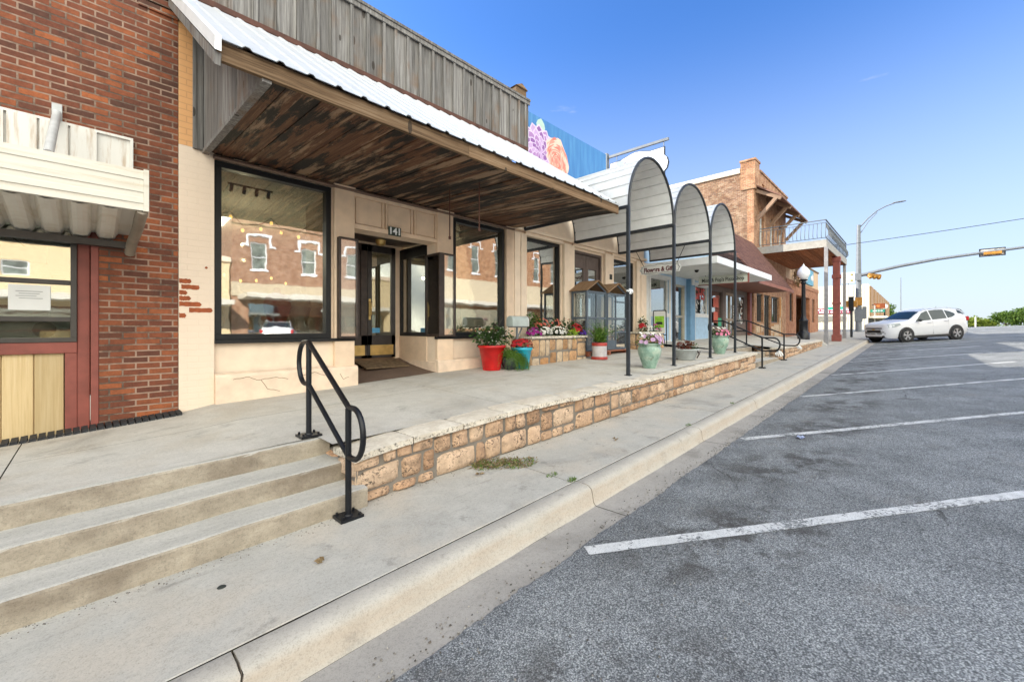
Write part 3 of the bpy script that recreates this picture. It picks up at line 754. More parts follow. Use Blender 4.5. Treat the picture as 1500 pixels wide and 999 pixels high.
def soffit_mat():
    t = NT('peeling brown soffit'); v = t.obj(); g = t.n('NewGeometry').outputs['Random Per Island']
    off = t.n('CombineXYZ', None, X=t.math('MULTIPLY', g, 31), Y=t.math('MULTIPLY', g, 1.6), Z=0).outputs[0]
    vv = t.n('VectorMath', {'operation': 'ADD'}, i0=v, i1=off).outputs[0]
    grain = t.noise(t.mapv(vv, (22, .9, 1)), 1.6, 6, .7)
    c = t.ramp(grain, [(.25, (.036, .014, .008)), (.5, (.105, .045, .022)), (.75, (.235, .125, .07))])
    pe = t.math('ADD', t.math('MULTIPLY', t.noise(t.mapv(vv, (5.5, .75, 1)), 1.5, 8, .72, .2), .6), t.math('MULTIPLY', t.noise(t.mapv(v, (.9, .6, 1), (3, 1, 0)), 1.2, 4), .4))
    c = t.mix(sstep(t, pe, .475, .515), c, (.012, .009, .008))            # bare, blackened wood where the stain peeled
    c2 = sstep(t, t.noise(t.mapv(vv, (3.5, .4, 1), (4, 2, 0)), 1.3, 7, .72), .52, .60)
    c = t.mix(t.math('MULTIPLY', c2, .75), c, (.33, .22, .14))
    sp = sstep(t, t.noise(t.mapv(vv, (9, 3, 1)), 5, 5, .75), .66, .70)
    c = t.mix(sp, c, (.32, .23, .17))
    return t.fin(c, .65, t.math('ADD', pe, grain), .008, .6, 0, .3)
M_SOFF = soffit_mat()

def shell(root, x0, x1, yb, z0, z1, zc, side=M_DARKIN, y0=6.2, roofz=None):
    """dim shop interior: floor, back and side walls, ceiling"""
    m = MB()
    m.box(x0+.02, x1-.02, yb, yb+.1, z0, zc); m.box(x0+.02, x0+.1, y0, yb, z0, zc); m.box(x1-.1, x1-.02, y0, yb, z0, zc)
    build('interior_wall', m, side, root)
    build('interior_floor', MB().box(x0+.03, x1-.03, y0, yb, z0-.1, z0), M_FLOORIN, root)
    build('ceiling', MB().box(x0+.03, x1-.03, y0, yb, zc, zc+.1), M_CEILIN, root)
def bodybox(root, x0, x1, z0, z1, yb, m, y0=6.25, name='side_wall', roof=True):
    """flank walls, rear wall and flat roof behind a street wall"""
    b = MB(); b.box(x0, x0+.02, y0, yb, z0, z1); b.box(x1-.02, x1, y0, yb, z0, z1); b.box(x0+.02, x1-.02, yb-.02, yb, z0, z1)
    build(name, b, m, root)
    if roof: build('roof', MB().box(x0+.021, x1-.021, y0, yb-.021, z1-.5, z1-.35), M_GALV, root)
def bulbs(root, pts, r=.022):
    for p in pts: build('light_bulb', MB().ellip(p, (r, r, r*1.25), 8, 6), M_BULB, root)

# ================================================================ left brick building
b1 = thing('brick_building', 'dark red brick building with a stained white metal awning above yellow panelling', 'building', (-3, 6, .3))
FY = 6.0
m = MB(); wall(m, -8, .735, -.4, 9.5, FY, .25, [(-7, .10, -.3, 2.55)])
for i in range(4): m.box(.40, .733, FY-.02-.012*i, FY+.01, 4.86+i*.085, 4.93+i*.085)
m.box(.46, .733, FY-.02, FY+.01, 5.25, 9.5)
build('wall', m, M_BR1, b1)
bodybox(b1, -8, .715, -.4, 9.4, 16, M_BR1)
jm = MB(); jm.box(-.055, .035, FY+.06, FY+.16, .3, 2.55); jm.box(.04, .098, FY-.005, FY+.2, .3, 2.55); jm.box(-7, -.055, FY+.05, FY+.17, 1.14, 1.25)
jm.box(-.14, -.055, FY+.055, FY+.17, .3, 1.14)
build('door_jamb', jm, M_REDP, b1, .006)
yp = MB(); x = -.145
while x > -3: yp.box(x-.195, x-.004, FY+.09, FY+.13, .3, 1.14); x -= .2
yp.box(-3, -.145, FY+.115, FY+.14, .3, 1.139)
build('lower_panel', yp, M_YELP, b1, .004)
M_BRONZE = paint('bronze window frame', (.05, .042, .036), .5, .2)
wf = window(b1, -2.2, -.057, 1.25, 2.55, FY+.04, M_BRONZE, M_GLASS, .045, .08, (), (1.475, 1.84), .045)
bl = MB(); z = 1.5
while z < 2.5: bl.add([(-2.1, FY+.20, z), (-.10, FY+.20, z), (-.10, FY+.175, z+.022), (-2.1, FY+.175, z+.022)], [(0, 1, 2, 3)]); z += .026
build('blind', bl, M_PAPER, wf)
build('notice_paper', MB().box(-.50, -.235, FY+.05, FY+.053, 1.56, 1.80), M_PAPER, wf)
ln = MB()
for i in range(4): ln.box(-.455+.02*(i % 2), -.285-.02*(i % 3), FY+.0475, FY+.049, 1.735-i*.022, 1.741-i*.022)
build('notice_text', ln, paint('grey ink', (.35, .35, .35), .8), wf)
build('hanging_board', MB().box(-1.0, -.26, FY+.13, FY+.145, 2.02, 2.17), paint('grey board', (.10, .11, .11), .7), wf)
ch = MB(); ch.tube([(-.62, FY+.135, 2.38), (-.40, FY+.135, 2.17)], .006, 5); ch.tube([(-.62, FY+.135, 2.38), (-.86, FY+.135, 2.17)], .006, 5); ch.tube([(-.62, FY+.135, 2.5), (-.62, FY+.135, 2.38)], .006, 5)
build('chain', ch, M_BLACK, wf)
ac = MB(); ac.box(-2.1, -.115, FY+.16, FY+.22, 1.29, 1.455)
build('sill_shelf', ac, paint('grey shelf', (.42, .42, .40), .6), wf)
build('oval_vent', MB().lathe([(.0, 0), (.07, .0), (.08, .02)], (-.28, FY+.14, 1.375), 16, 'y'), M_BLACK, wf)
interior = MB().box(-7, -.06, FY+1.6, FY+1.7, -.3, 2.6); interior.box(-7, -.06, FY+.26, FY+1.6, 2.56, 2.6)
build('interior_wall', interior, M_DARKIN, b1)
# metal awning
aw = MB()
prof = [(2.44, 0), (2.50, 0), (2.505, -.010), (2.55, -.010), (2.555, 0), (2.60, 0), (2.605, -.010), (2.66, -.010), (2.665, 0), (2.715, 0), (2.72, -.010), (2.765, -.010), (2.77, 0), (2.80, 0)]
aw.grid(lambda x, k: (x, 4.98+prof[k][1], prof[k][0]), [-8, .395], list(range(len(prof))))
aw.box(-8, .395, 5.005, 5.03, 2.44, 2.80); aw.box(.366, .402, 4.955, 5.03, 2.435, 2.805)
awn = build('metal_awning', aw, M_OFFW, b1)
dk = MB(); x = -7.9; zf = 2.50; zb = 2.36
def deck(x0, w_, d):
    q = [(0, 0), (.018, 0), (.032, -.035), (.05, -.06), (.08, -.068), (.115, -.068), (.145, -.06), (.163, -.035), (.177, 0), (.185, 0)]
    for (a, za), (b, zb_) in zip(q, q[1:]):
        dk.add([(x0+a, 5.03, zf+za), (x0+b, 5.03, zf+zb_), (x0+b, 6.0, zb+zb_), (x0+a, 6.0, zb+za)], [(0, 1, 2, 3)])
while x < .20: deck(x, .185, .075); x += .185
dk.hexa([(-8, 5.03, 2.512), (.36, 5.03, 2.512), (.36, 5.99, 2.372), (-8, 5.99, 2.372), (-8, 5.03, 2.53), (.36, 5.03, 2.53), (.36, 5.99, 2.39), (-8, 5.99, 2.39)])
build('awning_deck', dk, M_OFFW, awn)
gut = MB().tube([(.36, 5.0, 2.45), (.36, 5.5, 2.36), (.34, 5.85, 2.27), (.33, 5.98, 2.18)], .045, 8)
build('awning_gutter', gut, paint('dull bronze gutter', (.24, .20, .155), .5, .15), awn)
build('awning_beam', MB().box(-8, .33, 5.9, 5.985, 2.22, 2.285), M_BRONZE, awn)
bp = MB(); bp.box(-8, .355, 5.94, 5.985, 3.366, 3.39); bp.box(.33, .355, 5.93, 5.985, 2.95, 3.366)
x = -7.9
while x < .1: bp.box(x, x+.182, 5.93, 5.956, 2.95, 3.366); x += .2
bp.box(-8, .33, 5.965, 5.985, 2.95, 3.366)
awp = build('awning_flashing', bp, streak_paint('rusty white sheet', (.66, .645, .61), (.38, .25, .14), (16, 16, 1.6), .75), awn)
rod = MB().tube([(-.19, 5.97, 3.47), (-.21, 5.1, 2.82)], .032, 10); rod.box(-.225, -.155, 5.965, 5.998, 3.40, 3.56)
build('awning_brace', rod, paint('grey pipe', (.50, .51, .51), .5), awn, .003)

# black rubber strip
rmt = MB(); x = -1.6
while x < .74:
    y0 = 5.80; z0 = zw(x, 5.9); rmt.hexa([(x, y0, z0-.02), (x+.05, y0, z0-.02), (x+.05, 5.985, z0-.02), (x, 5.985, z0-.02), (x+.012, y0, z0+.03), (x+.054, y0+.01, z0+.035), (x+.05, 5.985, z0+.045), (x+.006, 5.985, z0+.04)]); x += .056
setp(build('rubber_strip', rmt, paint('black rubber', (.022, .023, .026), .75, .2), org=(0, 5.9, .35)), 'black ribbed rubber strip laid along the foot of the dark red brick wall', 'rubber mat')

# ================================================================ shop 141
b2 = thing('shop_building', 'cream shopfront numbered 141 under a white metal canopy and grey board parapet', 'building', (3.5, 6, .5))
XL, XR = .74, 6.2
m = MB()
W1 = (1.08, 2.46, 1.25, 3.40); W2 = (4.64, 5.95, 1.25, 3.40); RC = (2.79, 4.28, -.2, 2.88)
wall(m, 1.07, XR, -.3, 5.3, FY+.05, .25, [W1, W2, RC])
build('wall', m, M_CREAM, b2)
build('painted_brick_pier', MB().box(XL, 1.075, FY-.005, FY+.3, -.3, 3.478), M_CBR, b2, .004)
build('orange_brick_pier', MB().box(XL, 1.06, FY-.003, FY+.3, 3.479, 5.2), M_OBR, b2, .004)
eb = MB(); rs = random.Random(3)
for i, (n, sh) in enumerate(((1, .0), (1.6, .02), (.6, 0), (.9, 0), (1.9, .0), (2.1, .09), (.5, 0))):
    x0_, x1_, z0_, z1_ = XL+.004+sh, XL+.004+sh+.10*n, 1.50+.0655*(6-i)+.004, 1.50+.0655*(7-i)-.002
    up_ = [(x0_+(x1_-x0_)*k/9, z1_-rs.uniform(0, .008)) for k in range(10)]; dn_ = [(x0_+(x1_-x0_)*k/9, z0_+rs.uniform(0, .008)) for k in range(10)]
    eb.prism(dn_+[(x1_+rs.uniform(0, .02), (z0_+z1_)/2)]+up_[::-1], 'y', FY-.0065, FY-.001)
eb.prism([(.98, 2.09), (1.0, 2.085), (1.012, 2.1), (1.0, 2.115), (.985, 2.11)], 'y', FY-.0065, FY-.001)
build('bare_brick_patch', eb, paint('bare orange brick', (.33, .085, .03), .9, .2, scale=20), b2)
# pilasters, plinth
pm = MB()
for a, b in ((2.50, 2.79), (4.28, 4.62), (5.98, 6.2)):
    pm.box(a, b, FY-.02, FY+.06, .3, 3.42); pm.box(a-.012, b+.012, FY-.035, FY+.05, 3.421, 3.47)
build('pilaster', pm, M_CREAMD, b2, .006)
pl = MB()
for a, b in ((1.076, 2.82), (4.26, 6.2)):
    x = a
    us = frange(a, b, .1)
    pr = [(FY-.07, .2), (FY-.07, .80), (FY-.05, .835), (FY+.02, .85)]
    pl.grid(lambda x, k: (x, pr[k][0]+.006*noise.noise(Vector((x*3, k, 0))), pr[k][1]+(.006*noise.noise(Vector((x*4, k, 3))) if k else 0)), us, [0, 1, 2, 3])
    for xe in (a, b): pl.add([(xe, p[0], p[1]) for p in pr]+[(xe, FY+.04, .2)], [tuple(range(5))])
pl.box(4.255, 4.36, FY+.02, FY+1.0, .2, .80)
build('plinth', pl, paint('cracked cream render', (.76, .60, .46), .75, .09, wear=.64, wcol=(.50, .38, .28)), b2)
crack = MB()
for pts in ([(1.25, .77), (1.42, .79), (1.5, .74), (1.72, .76), (1.9, .72)], [(2.0, .75), (2.2, .79), (2.34, .73), (2.42, .76)], [(1.55, .74), (1.62, .62), (1.8, .57)], [(5.4, .72), (5.6, .75)], [(2.55, .74), (2.6, .66), (2.7, .69)]):
    crack.tube([(x, FY-.072, z+.004*math.sin(x*60)) for x, z in [((p[0]*(5-k)+q[0]*k)/5, (p[1]*(5-k)+q[1]*k)/5) for p, q in zip(pts, pts[1:]) for k in range(5)]], .003, 4)
build('render_crack', crack, paint('crack in render', (.26, .18, .12), .9), b2)
# big windows
for (a, b, c, d), nm in ((W1, 0), (W2, 1)):
    window(b2, a, b, c, d, FY+.015, M_BLACK, M_GLASS, .07, .12, name='window')
sill = MB(); sill.box(1.078, 2.80, FY-.035, FY+.04, 1.205, 1.249); sill.box(4.255, 5.97, FY-.035, FY+.04, 1.205, 1.249)
build('window_sill', sill, M_BLACK, b2, .004)
# transom panels over the doorway and the number
tp = MB(); tp.box(2.79, 4.28, FY+.0, FY+.06, 2.88, 2.945); tp.box(2.79, 4.28, FY+.0, FY+.06, 3.36, 3.42)
for x in (2.80, 3.27, 3.33, 3.79, 3.85, 4.265): tp.box(x-.014, x+.014, FY+.012, FY+.06, 2.945, 3.36)
for a, b in ((2.83, 3.25), (3.36, 3.77), (3.88, 4.24)): tp.box(a, b, FY+.03, FY+.056, 2.965, 3.345)
build('transom_panel', tp, M_CREAMD, b2, .004)
npl = build('number_plate', MB().box(3.345, 3.565, FY-.022, FY-.001, 2.865, 3.005), paint('dark green plate', (.03, .05, .04), .4), b2, .004)
text('141', .15, (3.455, FY-.024, 2.932), '-y', M_WHITE, npl, 'number_lettering', 1.0, .003, .004)
# recessed entry
YD = 7.22
e = MB(); e.box(4.262, 4.36, FY+.3, YD, .2, 1.245)
e.box(2.70, 2.79, FY+.3, YD, .2, 2.98); e.box(2.79, 3.30, YD, YD+.1, .5, 3.1); e.box(4.17, 4.36, YD, YD+.1, .5, 3.1); e.box(3.0, 4.2, YD-.01, YD+.08, 2.93, 3.05)
build('entry_wall', e, M_CREAMD, b2, .004)
build('entry_ceiling', MB().hexa([(2.7, FY+.06, 2.885), (4.36, FY+.06, 2.885), (4.36, YD, 2.97), (2.7, YD, 2.97), (2.7, FY+.06, 2.95), (4.36, FY+.06, 2.95), (4.36, YD, 3.05), (2.7, YD, 3.05)]), M_DKWOOD, b2)
build('entry_lamp', MB().lathe([(.0, -.09), (.06, -.085), (.085, -.05), (.085, -.01), (.095, 0)], (3.62, 6.75, 2.93), 16), M_BRASS, b2)
sw_ = MB()   # side display window of the entry (faces -X)
for y0, y1 in ((FY+.30, FY+.36), (YD-.06, YD)): sw_.box(4.272, 4.33, y0, y1, 1.25, 2.90)
sw_.box(4.272, 4.33, FY+.36, YD-.06, 1.25, 1.32); sw_.box(4.272, 4.33, FY+.36, YD-.06, 2.72, 2.91)
swf = build('side_window', sw_, M_BLACK, b2, .004)
build('pane', MB().box(4.298, 4.304, FY+.33, YD-.03, 1.28, 2.8), M_GLASS, swf)
slr = MB().box(4.352, 4.358, FY+.37, FY+.43, 1.34, 2.72); z = 1.36
while z < 2.7: slr.box(4.34, 4.36, FY+.37, FY+.43, z, z+.035); z += .07
build('perforated_rail', slr, M_WHITE, swf)
for a, b, nm in ((3.02, 3.595, 0), (3.60, 4.165, 1)):
    d = MB(); fr = .085 if nm else .12
    zb = .845
    d.box(a, b, YD-.03, YD+.02, zb, zb+.06); d.box(a, b, YD-.03, YD+.02, zb+.235, zb+.42); d.box(a, b, YD-.03, YD+.02, 2.80, 2.925)
    d.box(a, a+fr, YD-.03, YD+.02, zb, 2.925); d.box(b-fr, b, YD-.03, YD+.02, zb, 2.925)
    d.box(a+fr, b-fr, YD-.012, YD+.01, zb+.06, zb+.235)
    if not nm: d.box(a+fr, b-fr, YD-.012, YD+.01, zb+.42, 2.80)
    dd = build('door', d, M_DKWOOD if not nm else paint('dark door paint', (.035, .03, .03), .35, .2), b2, .004)
    build('kick_plate', MB().box(a+.05, b-.05, YD-.036, YD-.031, zb+.055, zb+.24), M_BRASS, dd)
    if nm:
        build('pane', MB().box(a+fr-.02, b-fr+.02, YD-.004, YD+.002, zb+.4, 2.82), M_GLASS, dd)
        build('door_sticker', MB().box(a+.10, a+.25, YD-.008, YD-.006, 1.31, 1.40), paint('blue sticker', (.10, .36, .62), .5), dd)
        hd = MB().tube([(a+.04, YD-.03, 1.62), (a+.04, YD-.085, 1.64), (a+.04, YD-.085, 1.86), (a+.04, YD-.03, 1.88)], .011, 8); hd.box(a+.02, a+.06, YD-.036, YD-.03, 1.55, 1.93)
        build('door_handle', hd, M_BRASS, dd)
# two display cases on the piers, their white panels painting in a bright reflection
M_CASE = NT('display case reflection')
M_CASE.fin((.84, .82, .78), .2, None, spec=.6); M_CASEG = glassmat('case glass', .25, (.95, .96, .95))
for a, b, side in ((2.525, 2.805, 0), (4.335, 4.60, 1)):
    c = MB(); framebox(c, a, b, 1.25, 2.70, FY-.11, FY-.02, .028)
    if side:
        c.box(4.252, 4.275, FY-.11, FY-.085, 1.25, 2.70); c.box(4.252, 4.275, FY+.27, FY+.3, 1.25, 2.70); c.box(4.252, 4.275, FY-.085, FY+.27, 1.25, 1.29); c.box(4.252, 4.275, FY-.085, FY+.27, 2.66, 2.70)
        c.box(4.275, 4.335, FY-.11, FY-.08, 1.25, 2.7)
    dc = build('display_case', c, M_DKWOOD, b2, .003)
    build('pane', MB().box(a+.02, b-.02, FY-.095, FY-.09, 1.27, 2.68), M_CASEG, dc)
    build('reflection_panel', MB().box(a+.02, b-.02, FY-.06, FY-.05, 1.27, 2.68), M_CASE.m, dc)
    if side:
        build('pane', MB().box(4.262, 4.267, FY-.09, FY+.28, 1.28, 2.68), M_GLASS, dc)
        build('liner', MB().box(4.2755, 4.279, FY-.07, FY+.28, 1.28, 2.68), M_DARKIN, dc)
# interior with props
shell(b2, 1.0, 6.2, 12.0, .86, 3.6, 3.45, y0=7.45)
im = MB(); im.box(1.02, 1.1, 6.32, 7.449, .86, 3.45); im.box(6.1, 6.18, 6.32, 7.449, .86, 3.45); im.box(2.62, 2.69, 6.32, 7.449, .86, 3.45); im.box(4.37, 4.40, 6.32, 7.2, .86, 1.24)
build('interior_wall', im, M_DARKIN, b2)
fl_ = MB(); fl_.box(1.1, 2.62, 6.32, 7.449, .76, .86); fl_.box(4.40, 6.1, 6.32, 7.449, .76, .86); build('interior_floor', fl_, M_FLOORIN, b2)
build('ceiling', MB().box(1.02, 6.18, 6.32, 7.449, 3.45, 3.55), M_CEILIN, b2)
build('entry_floor', rp, M_RAMP, b2)
M_CLOTH = [paint('red cloth', (.35, .02, .02), .9), paint('white cloth', (.62, .60, .56), .9), paint('olive cloth', (.20, .17, .10), .9)]
for i, (x, y, k) in enumerate(((1.5, 6.95, 1), (2.02, 6.9, 0), (2.35, 7.0, 1), (1.28, 7.1, 2), (4.9, 6.8, 2), (5.35, 6.95, 1), (5.7, 6.85, 1))):
    build('display_garment', MB().lathe([(.05, .9), (.22, .92), (.17, 1.35), (.12, 1.5), (.19, 1.72), (.16, 1.86), (.05, 1.93), (.04, 2.0)], (x, y, 0), 14), M_CLOTH[k], b2)
bodybox(b2, XL, XR, -.3, 5.3, 14, M_BR1)
bulbs(b2, [(1.25+.17*i, 6.75+.12*(i % 3), 2.86+.09*math.sin(i*1.9)) for i in range(7)]+[(1.4+.24*i, 8.4, 2.25+.05*math.sin(i*2)) for i in range(6)]+[(3.65, 8.6, 2.72), (3.95, 8.3, 2.76)])
for lx_, ly_, e_ in ((1.8, 7.9, 16), (2.2, 9.6, 20), (5.2, 7.6, 18), (3.8, 8.9, 16)):   # glow of the strings of lit bulbs
    pl_ = bpy.data.lights.new('bulb_glow', 'POINT'); pl_.energy = e_; pl_.color = (1, .78, .5); pl_.shadow_soft_size = .03
    po_ = bpy.data.objects.new('bulb_glow', pl_); C.objects.link(po_); po_.parent = b2; po_.location = Vector((lx_, ly_, 2.75))-ORG[b2]
cord = MB().tube([(1.1, 6.9, 3.2)]+[(1.25+.17*i, 6.75+.12*(i % 3), 2.93+.09*math.sin(i*1.9)) for i in range(7)]+[(2.6, 7.0, 3.1)], .006, 5)
build('lamp_cord', cord, M_BLACK, b2)
tr = MB()
for x0 in (1.35, 4.85):
    tr.tube([(x0, 6.7, 3.36), (x0+.55, 6.7, 3.36)], .014, 6)
    for i in range(4): tr.tube([(x0+.05+i*.15, 6.7, 3.35), (x0+.03+i*.15, 6.66, 3.25)], .024, 7)
build('track_light', tr, M_BLACK, b2)
# ---- canopy
cy0, cy1 = 3.62, 5.95; cz0, cz1 = 3.46, 5.15; cxa, cxb = .66, 6.29
rf = MB(); px_ = []; x = cxa
while x < cxb-.01:
    for dx, h in ((0, 0), (.145, 0), (.165, .018), (.195, .018), (.215, 0)):
        if x+dx < cxb: px_.append((x+dx, h))
    x += .2285
px_.append((cxb, 0))
us = list(range(len(px_)))
for off, flip in ((0, False), (-.006, True)):
    rf.grid(lambda i, t: (px_[i][0], cy0-.06+(cy1-cy0+.06)*t, cz0-.03+(cz1-cz0+.03)*t+px_[i][1]+off+.02), us, [0, .33, .66, 1], flip=flip)
canopy = build('canopy_roof', rf, paint('white roofing steel', (.58, .60, .62), .4, .05), b2)
fl = MB().hexa([(cxa-.02, cy0-.06, cz0-.10), (cxa+.02, cy0-.06, cz0-.10), (cxa+.02, cy1, cz1-.09), (cxa-.02, cy1, cz1-.09), (cxa-.02, cy0-.06, cz0+.0), (cxa+.02, cy0-.06, cz0+.01), (cxa+.02, cy1, cz1+.04), (cxa-.02, cy1, cz1+.04)])
build('verge_flashing', fl, M_WHITE, canopy)
rk = MB().hexa([(cxa-.015, cy0-.03, cz0-.19), (cxa+.025, cy0-.03, cz0-.19), (cxa+.025, cy1, cz1-.19), (cxa-.015, cy1, cz1-.19), (cxa-.015, cy0-.03, cz0-.10), (cxa+.025, cy0-.03, cz0-.10), (cxa+.025, cy1, cz1-.10), (cxa-.015, cy1, cz1-.10)])
build('rake_board', rk, M_GREYW, canopy)
fb = MB(); fb.box(cxa+.005, 3.0, cy0-.02, cy0+.02, 3.315, 3.455); fb.box(3.003, cxb-.03, cy0-.018, cy0+.022, 3.312, 3.455)
build('fascia', fb, M_FASC, canopy, .004)
sf = MB(); x = 1.0
while x < 6.24:
    x1 = min(x+.14, 6.25); dz = rnd(-.006, .006)
    sf.hexa([(x+.003, cy0+.02, 3.335+dz), (x1-.003, cy0+.02, 3.335+dz), (x1-.003, 6.04, 3.475+dz), (x+.003, 6.04, 3.475+dz), (x+.001, cy0+.02, 3.36), (x1-.001, cy0+.02, 3.36), (x1-.001, 6.04, 3.50), (x+.001, 6.04, 3.50)]); x += .14
build('soffit', sf, M_SOFF, canopy)
build('soffit_trim', MB().tube([(1.06, 5.985, 3.425), (6.2, 5.985, 3.435)], .026, 8), paint('brown trim', (.16, .10, .07), .5), canopy)
ep = MB()   # wooden end panel closing the left end
def epz(y): return 3.335+(y-cy0)*.06
ys_ = [cy0+.03+i*(6.0-cy0-.03)/12 for i in range(13)]
for a, b in zip(ys_, ys_[1:]):
    def topz(y): return cz0-.09+(cz1-cz0)*(y-cy0)/(cy1-cy0)-.02
    ep.hexa([(.965+rnd(0, .004), a+.001, epz(a)-.02), (.998, a+.001, epz(a)-.02), (.998, b-.001, epz(b)-.02), (.965+rnd(0, .004), b-.001, epz(b)-.02), (.965, a+.001, topz(a)), (.998, a+.001, topz(a)), (.998, b-.001, topz(b)), (.965, b-.001, topz(b))])
build('end_panel', ep, M_GREYW, canopy)
build('end_trim', MB().hexa([(.955, cy0, 3.29), (1.02, cy0, 3.29), (1.02, 6.0, 3.43), (.955, 6.0, 3.43), (.955, cy0, 3.335), (1.02, cy0, 3.335), (1.02, 6.0, 3.475), (.955, 6.0, 3.475)]), M_GREYW, canopy)
build('corner_board', MB().box(.865, .962, 5.955, 5.99, 3.46, 4.9), M_GREYW, canopy, .003)
re_ = MB().prism([(cy0+.02, 3.336), (5.99, 3.475), (5.95, 5.08), (cy0+.02, 3.44)], 'x', 6.22, 6.25)
build('end_board', re_, M_GREYW, canopy)
hr = MB(); hr.tube([(3.69, 4.86, 3.42), (3.69, 4.86, 2.70)], .009, 6); hr.tube([(3.75, 4.28, 3.38), (3.75, 4.28, 2.73)], .009, 6); hr.lathe([(.018, 0), (.018, .04)], (3.69, 4.86, 2.68), 8); hr.lathe([(.018, 0), (.018, .04)], (3.75, 4.28, 2.71), 8)
build('hanging_rod', hr, M_RUST, canopy)
fs_ = MB(); fs_.box(.9, 6.5, 5.86, 5.93, 5.115, 5.19)
build('roof_flashing', fs_, M_RUST, canopy, .01)
pb = MB(); x = .98; rs = random.Random(5)
while x < 6.55:
    wd = min(rs.uniform(.20, .27), 6.57-x); pb.box(x+.004, x+wd-.004, 5.945+rs.uniform(0, .006), 5.975, 5.12+rs.uniform(-.02, .02), 6.19)
    pb.box(x-.022, x+.022, 5.915+rs.uniform(0, .004), 5.944, 5.13+rs.uniform(-.02, .02), 6.19); x += wd
pb.box(6.545, 6.575, 5.93, 6.3, 5.1, 6.2)
pr_ = build('parapet', pb, M_GREYW, b2)
build('parapet_backing', MB().box(.95, 6.54, 5.98, 6.05, 5.12, 6.19), M_DKWOOD, pr_)
pc = MB(); pc.box(.95, 6.60, 5.88, 6.08, 6.19, 6.235); pc.box(.95, 6.60, 5.90, 5.925, 6.12, 6.19)
build('parapet_cap', pc, M_GREYW, pr_, .004)
build('parapet_post', MB().box(6.28, 6.59, 6.0, 6.32, 6.23, 6.46).prism([(6.25, 6.46), (6.62, 6.46), (6.43, 6.55)], 'y', 5.97, 6.35), M_FASC, pr_, .006)

# ================================================================ flower shop
b3 = thing('shop_building', 'cream flower shop with brown double doors and a blue flower mural on its parapet', 'building', (9, 6, .6))
XA, XB = 6.21, 12.05
m = MB(); H3 = [(6.6, 7.86, 1.1, 3.38), (8.34, 9.66, .3, 3.33), (10.16, 11.4, .95, 3.33)]
wall(m, XA, XB, -.2, 4.6, FY+.06, .25, H3); build('wall', m, M_CREAM, b3)
pm = MB()
for a, b in ((6.205, 6.38), (6.40, 6.58), (7.90, 8.30), (9.70, 10.12), (11.44, 11.66), (11.70, 12.04)): pm.box(a, b, FY-.03, FY+.07, .4, 3.40)
for a, b in ((6.58, 7.9), (8.3, 9.7), (10.12, 11.44)): pm.box(a, b, FY+.0, FY+.065, 3.385, 3.46)
pm.box(6.205, 12.04, FY-.045, FY+.06, 3.462, 3.53)
build('pilaster', pm, M_CREAM, b3, .006)
window(b3, *H3[0], FY+.09, M_BLACK, M_GLASS, .06, .1); window(b3, *H3[2], FY+.09, M_BLACK, M_GLASS, .06, .1, (), (2.15,), .04)
M_TAUPE = paint('taupe door paint', (.115, .085, .075), .5, .12)
build('door_frame', framebox(MB(), 8.34, 9.66, .4, 3.33, FY+.08, FY+.2, .06), M_TAUPE, b3, .004)
for a, b in ((8.41, 8.995), (9.005, 9.59)):
    d = MB(); y0 = FY+.12
    framebox(d, a, b, .70, 3.26, y0, y0+.05, .11, (), (1.55,), .14); d.box(a+.11, b-.11, y0, y0+.05, 2.92, 3.15); d.box(a+.11, b-.11, y0+.02, y0+.04, .8, 1.5)
    dd = build('door', d, M_TAUPE, b3, .005); build('pane', MB().box(a+.1, b-.1, y0+.025, y0+.03, 1.6, 2.94), M_GLASS, dd)
    build('door_blind', MB().box(a+.14, b-.14, y0+.06, y0+.065, 2.2, 2.9), paint('pale yellow blind', (.62, .55, .32), .8), dd)
build('house_number', MB().box(9.9, 10.02, FY-.04, FY-.031, 2.72, 2.86), M_INK, b3)
shell(b3, XA, XB, 11, .8, 3.7, 3.5, y0=6.35)
lmp = MB().box(6.75, 7.6, 7.6, 7.75, 3.38, 3.43); build('strip_light', lmp, emis('strip light', (.95, 1, .9), 3), b3)
build('awning_umbrella', MB().lathe([(.02, .35), (.5, 0), (.49, -.02)], (7.55, 7.2, 2.1), 10), M_INK, b3)
build('display_shelf', MB().box(6.7, 7.7, 6.7, 7.1, 1.0, 1.45), M_FASC, b3)
bodybox(b3, XA, XB, -.2, 4.6, 14, M_CREAM)
def mural_mat():
    t = NT('blue painted boards'); v = t.obj()
    c = t.ramp(t.noise(t.mapv(v, (5, 1, .6)), 1.2, 6, .65), [(.2, (.03, .13, .34)), (.5, (.05, .19, .43)), (.85, (.10, .29, .52))])
    return t.fin(c, .7, t.noise(t.mapv(v, (20, 1, 1)), 2, 4), .003, .4)
mp = MB()
for i, (a, b) in enumerate(((6.58, 7.74), (7.744, 8.54), (8.544, 9.70))): mp.box(a, b, 5.96, 6.05, 4.4, 6.03)
mural = build('parapet', mp, mural_mat(), b3)
build('parapet', MB().box(9.72, 12.05, 6.0, 6.2, 4.5, 5.3), M_CREAM, b3)  # unseen stretch, raised to keep the sun off the arched canopies
